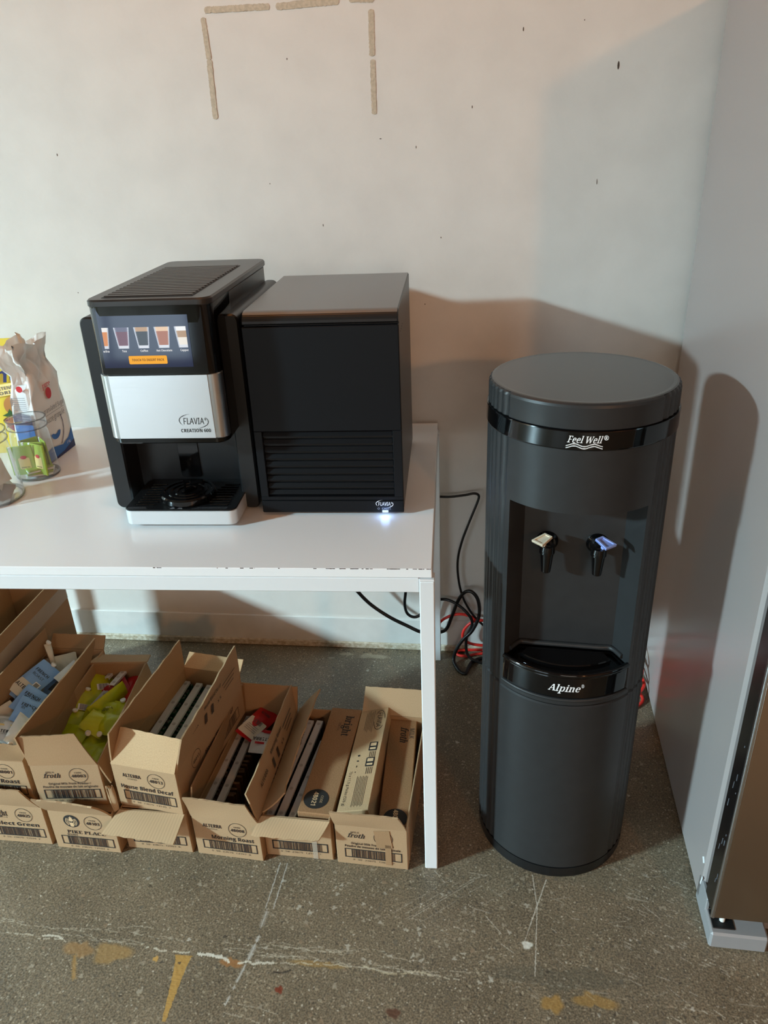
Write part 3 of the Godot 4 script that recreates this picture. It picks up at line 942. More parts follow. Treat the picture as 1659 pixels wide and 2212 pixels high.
func cooler() -> void:
	var c := thing("water_cooler", "charcoal cylindrical water cooler with two taps in a recessed front, between table and fridge", "water cooler", V(0.2465, 0, 0.62), -0.075)
	part("kick_base", Geo.new().lathe([Vector2(0, 0.0), Vector2(0.157, 0.0), Vector2(0.158, 0.004), Vector2(0.158, 0.026), Vector2(0, 0.026)], 72).done(), M.black_soft, c)
	part("lower_body", cooler_skin([[0.026, 0.004], [0.03, 0.0], [0.452, 0.0], [0.455, 0.003]]), M.cooler, c)
	part("upper_body", cooler_skin([[0.4565, 0.003], [0.459, 0.0], [0.474, 0.0], [0.533, 0.0], [0.85, 0.0], [0.853, 0.0], [0.96, 0.0], [0.962, 0.002]], [45.0, 0.474, 0.85]), M.cooler, c)
	part("seam_core", Geo.new().lathe([Vector2(0.154, 0.45), Vector2(0.154, 0.462)], 72).done(), M.black_deep, c)
	var lip := []
	for k in 25:
		var a := deg_to_rad(lerpf(-46.0, 46.0, k / 24.0))
		lip.append(V(sin(a) * (CR - 0.0005), 0.4705, cos(a) * (CR - 0.0005)))
	part("front_lip", Geo.new().tube(lip, 0.0034, 8).done(), M.cooler, c)
	# recess
	var al := Geo.new()
	var s := sin(deg_to_rad(45.0)) * CR
	var bxx := 0.086
	var bz := 0.070
	al.quad(V(-bxx, 0.525, bz), V(bxx, 0.525, bz), V(bxx, 0.85, bz), V(-bxx, 0.85, bz))
	al.quad(V(-s, 0.525, s), V(-bxx, 0.525, bz), V(-bxx, 0.85, bz), V(-s, 0.85, s))
	al.quad(V(bxx, 0.525, bz), V(s, 0.525, s), V(s, 0.85, s), V(bxx, 0.85, bz))
	var top := sector(45.0, CR, bxx, bz)
	var ix := Geometry2D.triangulate_polygon(top)
	for t in range(0, ix.size(), 3):
		var q := []
		for k in 3:
			q.append(V(top[ix[t + k]].x, 0.85, -top[ix[t + k]].y))
		if (q[1] - q[0]).cross(q[2] - q[0]).y < 0.0:
			al.tri(q[0], q[1], q[2])
		else:
			al.tri(q[0], q[2], q[1])
	part("recess", al.done(), M.cooler, c)
	part("ledge", Geo.new().tube([V(-0.102, 0.534, 0.098), V(-bxx + 0.002, 0.534, bz + 0.004), V(-0.06, 0.534, bz + 0.004), V(0.0, 0.534, bz + 0.004), V(0.06, 0.534, bz + 0.004), V(bxx - 0.002, 0.534, bz + 0.004), V(0.102, 0.534, 0.098)], 0.005, 8).done(), M.cooler, c)
	# drip tray
	var tr := part("drip_tray", Geo.new().slab([[sector(45.0, CR + 0.0006, bxx, bz), 0.4755], [sector(45.0, CR + 0.0016, bxx, bz), 0.478], [sector(45.0, CR + 0.0016, bxx, bz), 0.520], [sector(45.0, CR + 0.0008, bxx, bz), 0.5225]], UPRIGHT).done(), M.black_gloss, c)
	var rim := []
	for k in 31:
		var a := deg_to_rad(lerpf(-45.0, 45.0, k / 30.0))
		rim.append(V(sin(a) * (CR - 0.001), 0.5265, cos(a) * (CR - 0.001)))
	part("tray_rim", Geo.new().tube(rim, 0.0052, 8).done(), M.black_gloss, tr)
	part("tray_cover", Geo.new().slab([[sector(38.0, CR - 0.026, 0.07, bz + 0.012), 0.522], [sector(38.0, CR - 0.026, 0.07, bz + 0.012), 0.5275], [sector(38.0, CR - 0.028, 0.069, bz + 0.013), 0.529]], UPRIGHT).done(), M.black_gloss, tr)
	text(c, "Alpine", 3, V(0, 0.499, CR + 0.0022), Basis(), 0.0148, 0.056, M.white_print, 0.28, CR + 0.0022)
	text(c, "®", 0, V(0.0315, 0.505, CR - 0.001), Basis(), 0.008, 0.005, M.white_print, 0.0)
	# glossy band with the badge
	var band := part("band", Geo.new().lathe([Vector2(0.154, 0.9615), Vector2(0.1602, 0.9615), Vector2(0.1608, 0.963), Vector2(0.1608, 0.991), Vector2(0.1602, 0.9925), Vector2(0.154, 0.9925)], 96).done(), M.black_gloss, c)
	var rb := 0.1611
	text(band, "Feel Well", 3, V(0.0, 0.9795, rb), Basis(), 0.0112, 0.052, M.white_print, 0.28, rb)
	text(band, "®", 1, V(0.031, 0.983, rb - 0.002), Basis(), 0.008, 0.007, M.white_print)
	for k in 2:
		var w := PackedVector2Array()
		var w2 := PackedVector2Array()
		for i in 41:
			var x := lerpf(-0.029, 0.027, i / 40.0)
			var y := 0.0022 * sin(i / 40.0 * TAU * 1.9 - 1.2) - 0.0036 * k
			w.append(Vector2(x, y + 0.0007))
			w2.append(Vector2(x, y - 0.0007))
		w2.reverse()
		w.append_array(w2)
		poly(band, "wave_mark", w, V(0, 0.9705, rb), Basis(), M.white_print, rb)
	# lid
	var lid := part("lid", cooler_skin([[0.9925, 0.003], [0.9945, 0.0006], [1.0285, 0.0006], [1.0325, 0.0022], [1.035, 0.006]]), M.cooler, c)
	part("lid_top", Geo.new().lathe([Vector2(0.1530, 1.0349), Vector2(0.150, 1.0356), Vector2(0.144, 1.0352), Vector2(0.0, 1.0350)], 96).done(), M.cooler_lid, lid)
	# taps
	for k in 2:
		var at := V([-0.045, 0.042][k], 0.752, bz)
		var tp := part("tap", Geo.new().lathe([Vector2(0.0, 0.006), Vector2(0.015, 0.006), Vector2(0.019, 0.002), Vector2(0.02, -0.0005)], 28, at, Basis(V(1, 0, 0), V(0, 0, 1), V(0, -1, 0)))
			.lathe([Vector2(0.0, 0.04), Vector2(0.011, 0.038), Vector2(0.012, 0.03), Vector2(0.0115, 0.004)], 20, at, Basis(V(1, 0, 0), V(0, 0, 1), V(0, -1, 0)))
			.lathe([Vector2(0.0, -0.044), Vector2(0.0075, -0.044), Vector2(0.0082, -0.043), Vector2(0.0118, -0.006), Vector2(0.0136, -0.005), Vector2(0.0136, 0.0), Vector2(0.013, 0.009), Vector2(0.0, 0.0105)], 24, at + V(0, 0, 0.032)).done(), M.black_gloss, c)
		var sgn := [-1.0, 1.0][k] as float
		var B := Basis(Vector3.UP, sgn * 0.75) * Basis(Vector3.RIGHT, 0.18)
		var o := PackedVector2Array([Vector2(-0.0085, -0.009), Vector2(0.0085, -0.009), Vector2(0.0125, 0.02), Vector2(-0.0125, 0.02)])
		var oi := PackedVector2Array([Vector2(-0.0055, -0.006), Vector2(0.0055, -0.006), Vector2(0.009, 0.0168), Vector2(-0.009, 0.0168)])
		var R := Basis(V(1, 0, 0), V(0, 0, 1), V(0, -1, 0))
		var lv := Geo.new()
		lv.slab([[o, -0.006], [o, -0.0035]], B * R, Vector3.ZERO, 0)
		for i in 4:
			var j := (i + 1) % 4
			var e := PackedVector2Array([o[i], o[j], oi[j], oi[i]])
			lv.slab([[e, -0.008], [e, -0.0034]], B * R, Vector3.ZERO, 0)
		lv.box(B * V(0, -0.003, 0.004), V(0.006, 0.012, 0.006), 0.001, B)
		var l := part("tap_lever", lv.done(), [M.cream, M.blue_tap][k], tp)
		l.position = at + V(sgn * 0.004, 0.018, 0.034)
		l.set_meta("label", ["cream hot water lever", "pale blue cold water lever"][k])

# ---------------------------------------------------------------- the chiller
func logo(par: Node, at: Vector3, B: Basis, w: float, m: Material) -> void:
	text(par, "FLAVIA", 0, at, B, w * 0.225, w * 0.70, m, 0.06)
	text(par, "®", 0, at + B * V(w * 0.40, w * 0.06, 0), B, w * 0.09, w * 0.06, m)
	poly(par, "logo_arc", arc_pts(w * 0.5, w * 0.25, w * 0.022, PI * 0.58, PI * 1.22, 24, -0.05, true), at, B, m)
	poly(par, "logo_arc", arc_pts(w * 0.5, w * 0.25, w * 0.022, -PI * 0.42, PI * 0.22, 24, -0.05, true), at, B, m)

func chiller() -> void:
	var c := thing("drinks_chiller", "black box-shaped chiller with a louvred grille beside the touchscreen brewer", "chiller", V(-0.2105, 0.74, 0.573), 0.034)
	var hw := 0.1405
	part("plinth", bx(V(0, 0.006, -0.2), V(0.262, 0.012, 0.37), 0.003), M.black_deep, c)
	# body: side profile drawn out across the width
	var prof := func(e: float) -> PackedVector2Array:
		var o := PackedVector2Array([Vector2(-0.40 + e, 0.008 + e), Vector2(-0.0125 - e, 0.008 + e)])
		for k in 9:
			var a := PI * 0.5 * k / 8.0
			o.append(Vector2(-0.024 + cos(a) * (0.024 - e), 0.374 + sin(a) * (0.024 - e)) if k > 0 else Vector2(-0.0125 - e, 0.374))
		o.append(Vector2(-0.40 + e, 0.398 - e))
		return o
	var B := Basis(V(0, 0, 1), V(0, 1, 0), V(-1, 0, 0))
	part("body", Geo.new().slab([[prof.call(0.0025), -hw], [prof.call(0.0), -hw + 0.0025], [prof.call(0.0), hw - 0.0025], [prof.call(0.0025), hw]], B, Vector3.ZERO, 0).done(), M.black_soft, c)
	var tp := Geo.new()
	var tc := PackedVector2Array([Vector2(-0.398, 0.3985)])
	for k in 5:
		var a := PI * 0.5 * (1.0 - 0.42 * k / 4.0)
		tc.append(Vector2(-0.024 + cos(a) * 0.0245, 0.374 + sin(a) * 0.0245))
	tp.smooth(1)
	for i in tc.size() - 1:
		tp.quad(V(-hw + 0.002, tc[i + 1].y, tc[i + 1].x), V(hw - 0.002, tc[i + 1].y, tc[i + 1].x), V(hw - 0.002, tc[i].y, tc[i].x), V(-hw + 0.002, tc[i].y, tc[i].x))
	part("top_cover", tp.done(), M.chill_top, c)
	# front panels round the grille opening
	var gx0 := -0.1255
	var gx1 := 0.1235
	var gy0 := 0.040
	var gy1 := 0.176
	var fp := Geo.new()
	fp.box(V(0, (gy1 + 0.373) / 2, -0.006), V(0.281, 0.373 - gy1, 0.012), 0.0012)
	fp.box(V((-hw + gx0) / 2, (gy1 + gy0) / 2, -0.006), V(gx0 + hw, gy1 - gy0, 0.012), 0.0008)
	fp.box(V((hw + gx1) / 2, (gy1 + gy0) / 2, -0.006), V(hw - gx1, gy1 - gy0, 0.012), 0.0008)
	fp.box(V(0, (gy0 + 0.0325) / 2, -0.006), V(0.281, gy0 - 0.0325, 0.012), 0.0008)
	part("front_panel", fp.done(), M.black_matte, c)
	part("base_strip", bx(V(0, 0.0185, -0.006), V(0.281, 0.025, 0.012), 0.0012), M.black_matte, c)
	for k in 9:
		var y := gy0 + (gy1 - gy0) * (k + 0.5) / 9.0
		part("louver_slat", bx(V((gx0 + gx1) / 2, y, -0.007), V(gx1 - gx0, 0.0105, 0.0035), 0.0012, Basis(Vector3.RIGHT, -0.62)), M.black_matte, c)
	logo(c, V(0.103, 0.0245, 0.0006), Basis(), 0.034, M.white_print)
	text(c, "CHILL", 1, V(0.1065, 0.0145, 0.0006), Basis(), 0.0036, 0.018, M.grey_print)
	ring(c, V(0.091, 0.0145, 0.0006), Basis(), 0.0022, 0.0022, 0.0008, M.grey_print)
	part("status_light", bx(V(0.104, 0.0085, 0.0005), V(0.012, 0.005, 0.002), 0.0006), M.led, c)
	for k in 4:
		part("screw_hole", Geo.new().slab([[disc_pts(0.0012, 0.0012, 8), 0.0], [disc_pts(0.0012, 0.0012, 8), 0.0004]], Basis(V(0, 0, -1), V(0, 1, 0), V(1, 0, 0)), V(hw, 0.35, -0.05 - k * 0.02), 0).done(), M.black_deep, c)
	var o := OmniLight3D.new()
	o.name = "status_glow"
	o.light_color = Color(0.6, 0.75, 1.0)
	o.light_energy = 0.0008
	o.light_size = 0.004
	o.omni_range = 4.0
	o.omni_attenuation = 2.0
	o.shadow_enabled = true
	c.add_child(o)
	o.position = V(0.104, 0.0085, 0.007)

# ---------------------------------------------------------------- the brewer
func screen_picture() -> ImageTexture:
	var w := 432
	var h := 252
	var im := Image.create(w, h, false, Image.FORMAT_RGB8)
	im.fill(Color8(38, 46, 74))
	var cup := func(cx: float, cols: Array) -> void:
		for y in range(82, 170):
			var f := (y - 82) / 88.0
			var hw := lerpf(37.0, 25.0, f)
			for x in range(int(cx - hw), int(cx + hw) + 1):
				if x < 14 or x >= w - 14:
					continue
				var e := absf(x - cx) / hw
				var col: Color = cols[0] if f < 0.2 else cols[1]
				if f >= 0.2 and cols.size() > 3 and f > 0.5:
					col = cols[3]
				if f > 0.86:
					col = Color8(225, 228, 235)
				if e > 0.84:
					col = Color8(196, 202, 215)
				elif e > 0.7:
					col = col.lightened(0.18)
				im.set_pixel(x, y, col)
	cup.call(10.0, [Color8(250, 245, 240), Color8(226, 140, 72)])
	cup.call(108.0, [Color8(96, 92, 118), Color8(108, 52, 72)])
	cup.call(205.0, [Color8(190, 150, 110), Color8(26, 26, 36)])
	cup.call(303.0, [Color8(240, 200, 160), Color8(172, 100, 66)])
	cup.call(400.0, [Color8(252, 250, 248), Color8(180, 140, 100), Color.WHITE, Color8(245, 235, 220)])
	return ImageTexture.create_from_image(im)

func brewer() -> void:
	var b := thing("coffee_brewer", "black single-serve brewer with a lit touchscreen and brushed steel front panel", "coffee maker", V(-0.512, 0.74, 0.60), 0.034)
	# shell: two cheeks, rear, and the bridge over the cup bay; side view outline with eased top corners
	var shell := Geo.new()
	for s in [[-0.132, 0.036], [0.1325, 0.035]]:
		shell.slab([[rrect(s[1] - 0.003, 0.384, 0.012, 5, Vector2(s[0], 0.197)), -0.41], [rrect(s[1], 0.39, 0.014, 5, Vector2(s[0], 0.197)), -0.408], [rrect(s[1], 0.39, 0.014, 5, Vector2(s[0], 0.197)), -0.048], [rrect(s[1] - 0.006, 0.384, 0.011, 5, Vector2(s[0], 0.197)), -0.044]])
	shell.box(V(0, 0.20, -0.26), V(0.235, 0.385, 0.295), 0.004)
	shell.box(V(0, 0.285, -0.10), V(0.235, 0.22, 0.10), 0.004)
	part("shell", shell.done(), M.black_soft, b)
	part("cup_bay", Geo.new().box(V(0, 0.10, -0.1115), V(0.232, 0.15, 0.003), 0.001).done(), M.black_soft, b)
	part("cup_guide", Geo.new().slab(rslab(0.043, 0.085, 0.007, -0.001, 0.0015, 0.0006, Vector2(0.0, 0.0))).done(), M.black_gloss, b).position = V(-0.006, 0.087, -0.1095)
	# head
	var cx := 0.0175
	var head := func(w: float, y0: float, y1: float, e: float) -> Array:
		return rslab(w, 0.15 + e, 0.024, y0, y1, 0.0018, Vector2(cx, 0.035 - e * 0.5), 8)
	var hd := part("head", Geo.new().slab(head.call(0.219, 0.176, 0.428, 0.0), UPRIGHT).done(), M.black_gloss, b)
	part("steel_band", Geo.new().slab(rslab(0.2225, 0.036, 0.0175, 0.186, 0.306, 0.0012, Vector2(cx, -0.022), 8), UPRIGHT).done(), M.steel_plain, b)
	var sp := part("steel_panel", Geo.new().slab(rslab(0.181, 0.119, 0.0015, 0.0, 0.0022, 0.0006), Basis(), V(cx - 0.001, 0.246, 0.0395)).done(), M.steel, b)
	logo(sp, V(0.070, 0.2195, 0.0422), Basis(), 0.054, M.ink)
	text(sp, "CREATION 600", 1, V(0.0715, 0.2015, 0.0422), Basis(), 0.0064, 0.0555, M.ink)
	# touchscreen: glass plate leaning back a little, with the lit display behind it
	var TB := Basis(Vector3.RIGHT, -0.05)
	var gp := part("glass_plate", Geo.new().slab(rslab(0.192, 0.117, 0.004, 0.0, 0.002, 0.0006), TB, V(cx - 0.002, 0.3665, 0.0395)).done(), M.black_gloss, b)
	var sc := Geo.new()
	var sw := 0.160
	var sh := 0.104
	var so := V(cx - 0.0115, 0.3725, 0.0395) + TB * V(0, 0, 0.0024)
	sc.quv([so + TB * V(-sw / 2, -sh / 2, 0), so + TB * V(sw / 2, -sh / 2, 0), so + TB * V(sw / 2, sh / 2, 0), so + TB * V(-sw / 2, sh / 2, 0)], [Vector2(0, 1), Vector2(1, 1), Vector2(1, 0), Vector2(0, 0)])
	var sm := mat(Color(0.03, 0.03, 0.035), 0.06)
	sm.emission_enabled = true
	sm.emission = Color.WHITE
	sm.emission_operator = BaseMaterial3D.EMISSION_OP_MULTIPLY
	sm.emission_texture = screen_picture()
	sm.emission_energy_multiplier = 0.85
	var scr := part("screen", sc.done(), sm, gp)
	var caps := [[-0.0725, "ello"], [-0.040, "Tea"], [-0.004, "Coffee"], [0.032, "Hot Chocolate"], [0.0680, "Cappuc"]]
	for k in caps.size():
		text(scr, caps[k][1], 1, so + TB * V(caps[k][0], -0.0225, 0.0005), TB, 0.0036, [0.011, 0.008, 0.0135, 0.028, 0.0145][k], M.ui_text)
	poly(scr, "button", rrect(0.069, 0.0145, 0.002, 4), so + TB * V(0.0, -0.0385, 0.0003), TB, M.ui_yellow)
	text(scr, "TOUCH TO INSERT PACK", 1, so + TB * V(0.0, -0.0385, 0.0006), TB, 0.0042, 0.058, M.ui_dark)
	# lid with its vents
	var lid := part("lid", Geo.new().slab(rslab(0.2215, 0.452, 0.022, 0.0, 0.014, 0.003, Vector2(cx, 0.186), 8), UPRIGHT, V(0, 0.4235, 0)).slab(rslab(0.215, 0.37, 0.018, 0.0, 0.04, 0.002, Vector2(cx, 0.222), 8), UPRIGHT, V(0, 0.384, 0)).done(), M.lid, b)
	for k in 19:
		part("vent_slat", bx(V(cx - 0.004, 0.4385, 0.012 - k * 0.0175), V(0.158, 0.0036, 0.0098), 0.0014, Basis(Vector3.RIGHT, 0.10)), M.lid, lid)
	part("vent_bed", bx(V(cx - 0.004, 0.4377, -0.146), V(0.162, 0.0008, 0.335), 0.0002), M.black_deep, lid)
	# drip tray
	var tray := part("drip_tray", Geo.new().slab(rslab(0.222, 0.148, 0.016, 0.006, 0.036, 0.0016, Vector2(0.0115, 0.0355), 7), UPRIGHT).done(), M.tray_silver, b)
	part("tray_foot", Geo.new().slab(rslab(0.192, 0.13, 0.012, 0.0, 0.008, 0.001, Vector2(0.0115, 0.04)), UPRIGHT).done(), M.black_deep, tray)
	part("tray_plate", Geo.new().slab(rslab(0.222, 0.148, 0.016, 0.0355, 0.0385, 0.0012, Vector2(0.0115, 0.0355), 7), UPRIGHT).done(), M.black_soft, tray)
	for k in 9:
		var z := 0.016 - k * 0.0118
		var half := 0.03 + 0.02 * absf(k - 3.5) / 4.0
		for s in [-1.0, 1.0]:
			var w := 0.096 - half - 0.012
			part("tray_slat", bx(V(0.0115 + s * (half + 0.008 + w * 0.5), 0.0395, z), V(w, 0.003, 0.0045), 0.0012), M.black_gloss, tray)
	for s in [[-0.075, "MAXIMUM LEVEL", 0.036], [-0.075, "NIVEAU MAXIMUM", 0.040], [0.075, "HOT DRINK. HANDLE WITH CARE", 0.06], [0.07, "BOISSON CHAUDE. MANIPULER AVEC SOIN", 0.068]]:
		text(tray, s[1], 0, V(s[0], 0.0389, 0.0275 if s[1].begins_with("M") and not s[1].begins_with("MAN") or s[1].begins_with("HOT") else 0.0325), Basis(V(1, 0, 0), V(0, 0, -1), V(0, 1, 0)), 0.0028, s[2], M.grey_print)
	for x in [-0.003, 0.012]:
		poly(tray, "warning_mark", PackedVector2Array([Vector2(-0.0055, -0.004), Vector2(0.0055, -0.004), Vector2(0.0, 0.0055)]), V(x, 0.0389, 0.030), Basis(V(1, 0, 0), V(0, 0, -1), V(0, 1, 0)), M.grey_print)
	# round cup stand
	var cs := part("cup_stand", Geo.new().lathe([Vector2(0, 0.0), Vector2(0.053, 0.0), Vector2(0.0545, 0.003), Vector2(0.0545, 0.012), Vector2(0.052, 0.0155), Vector2(0.047, 0.0155), Vector2(0.0455, 0.0135), Vector2(0.040, 0.0135), Vector2(0.0385, 0.0152), Vector2(0.033, 0.0152), Vector2(0.0315, 0.0132), Vector2(0.027, 0.0132), Vector2(0.0255, 0.015), Vector2(0.020, 0.015), Vector2(0.0185, 0.013), Vector2(0.0, 0.013)], 64).done(), M.black_gloss, b)
	cs.position = V(0.013, 0.0385, -0.023)
	part("stand_knob", Geo.new().slab(rslab(0.011, 0.03, 0.005, 0.0, 0.006, 0.0015), UPRIGHT * Basis(Vector3.BACK, -0.5), V(0, 0.012, 0)).done(), M.black_gloss, cs)
	part("stand_tab", Geo.new().slab(rslab(0.03, 0.012, 0.005, 0.0, 0.006, 0.0015), UPRIGHT * Basis(Vector3.BACK, 0.2), V(0.008, 0.014, -0.034)).done(), M.black_gloss, cs)

# ---------------------------------------------------------------- cartons
const CT := 0.004

func carton(label: String, A: Vector3, Bp: Vector3, d: float, h: float, open := true) -> Node3D:
	var r := Bp - A
	var w := r.length()
	var c := thing("carton", label, "carton", (A + Bp) * 0.5, atan2(-r.z, r.x), "cardboard cartons under the table")
	c.set_meta("w", w)
	part("front_panel", bx(V(0, h / 2, -CT / 2), V(w, h, CT), 0.0012), M.card, c)
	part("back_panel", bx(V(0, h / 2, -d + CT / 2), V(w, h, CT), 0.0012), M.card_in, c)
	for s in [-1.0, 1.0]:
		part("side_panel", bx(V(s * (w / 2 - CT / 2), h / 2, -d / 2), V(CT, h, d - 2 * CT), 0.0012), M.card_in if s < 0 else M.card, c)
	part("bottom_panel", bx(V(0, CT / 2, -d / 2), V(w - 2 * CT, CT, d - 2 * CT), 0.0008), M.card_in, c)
	if not open:
		part("top_panel", bx(V(0, h - CT / 2, -d / 2 - 0.002), V(w - 2 * CT, CT, d - 2 * CT - 0.004), 0.0008), M.card_in, c)
	return c

# a flap from its hinge (a, b) to its free edge (ta, tb), given in the room
func flap(c: Node3D, a: Vector3, b: Vector3, ta: Vector3, tb: Vector3, bend := 0.003, rag := 0.0015, m: Material = null) -> MeshInstance3D:
	var inv := c.transform.affine_inverse()
	var p := [inv * a, inv * b, inv * ta, inv * tb]
	var nrm: Vector3 = (p[1] - p[0]).cross(p[2] - p[0]).normalized()
	var ph := rng.randf() * 9.0
	var f := func(u: float, v: float) -> Vector3:
		var e: Vector3 = p[0].lerp(p[1], u)
		var t: Vector3 = p[2].lerp(p[3], u)
		var q := e.lerp(t, v * (1.0 + rag * 8.0 * sin(u * 31.0 + ph) * v))
		return q + nrm * (bend * sin(PI * v) * sin(u * 3.0 + ph) + bend * 0.6 * v * sin(u * 5.0 + ph))
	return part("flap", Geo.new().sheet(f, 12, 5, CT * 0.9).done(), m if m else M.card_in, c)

func front_print(c: Node3D, h: float, kind: String, code: String, names: Array, digits: String) -> void:
	var B := Basis()
	var z := 0.0007
	var cy := h - 0.0305
	match kind:
		"alterra":
			text(c, "ALTERRA", 1, V(-0.031, cy + 0.004, z), B, 0.0098, 0.043)
			text(c, "COFFEE", 0, V(-0.031, cy - 0.0055, z), B, 0.0034, 0.022)
		"froth":
			text(c, "MILK", 0, V(-0.034, cy + 0.0095, z), B, 0.005, 0.018)
			text(c, "froth", 3, V(-0.031, cy, z), B, 0.0125, 0.037, null, 0.35)
		"bright":
			text(c, "bright", 3, V(-0.034, cy + 0.002, z), B, 0.0155, 0.042)
			text(c, "TEA CO", 0, V(-0.026, cy - 0.0095, z), B, 0.0036, 0.022)
		"siren":
			poly(c, "round_emblem", disc_pts(0.0185, 0.0185), V(-0.024, cy, z), B, M.ink)
			var pale := Geo.new()
			for s in [-1.0, 1.0]:
				for k in 3:
					pale.slab([[arc_pts(0.0055 + k * 0.0038, 0.011 + k * 0.0016, 0.0013, -0.9, 0.75, 10), 0.0], [arc_pts(0.0055 + k * 0.0038, 0.011 + k * 0.0016, 0.0013, -0.9, 0.75, 10), 0.0002]], Basis(V(s, 0, 0), V(0, 1, 0), V(0, 0, s)), V(-0.024, cy - 0.001, z + 0.0002), 0)
			part("emblem_figure", pale.done(), M.print_pale, c)
			poly(c, "emblem_figure", disc_pts(0.0042, 0.0056, 18), V(-0.024, cy + 0.0045, z + 0.0003), B, M.print_pale)
			poly(c, "emblem_figure", PackedVector2Array([Vector2(-0.006, 0.009), Vector2(-0.002, 0.0105), Vector2(0, 0.014), Vector2(0.002, 0.0105), Vector2(0.006, 0.009), Vector2(0.0035, 0.0085), Vector2(-0.0035, 0.0085)]), V(-0.024, cy + 0.001, z + 0.0003), B, M.print_pale)
			poly(c, "emblem_figure", rrect(0.009, 0.012, 0.003), V(-0.024, cy - 0.010, z + 0.0003), B, M.print_pale)
	if code:
		var ry := cy if kind != "siren" else cy - 0.001
		ring(c, V(0.026, ry, z), B, 0.0205, 0.0205, 0.0011)
		text(c, "CODE", 1, V(0.026, ry + 0.0075, z), B, 0.0036, 0.015)
		text(c, code, 1, V(0.026, ry - 0.0018, z), B, 0.0082, 0.031)
	if names.size() == 1:
		text(c, names[0][0], 3 if kind == "siren" else 1, V(names[0][2] if names[0].size() > 2 else 0.0, 0.059 if kind != "siren" else 0.0545, z), B, 0.0108 if kind != "siren" else 0.0092, names[0][1])
		if kind == "siren":
			text(c, "ROAST", 3, V(-0.030, 0.0455, z), B, 0.0048, 0.025)
	elif names.size() == 2:
		text(c, names[0][0], 1, V(0.002, 0.0645, z), B, 0.0062, names[0][1])
		text(c, names[1][0], 1, V(0.002, 0.0555, z), B, 0.0062, names[1][1])
	barcode(c, V(0.003, 0.0345 if kind != "siren" else 0.028, z), B, 0.124, 0.0265, 0.0022, null, digits)

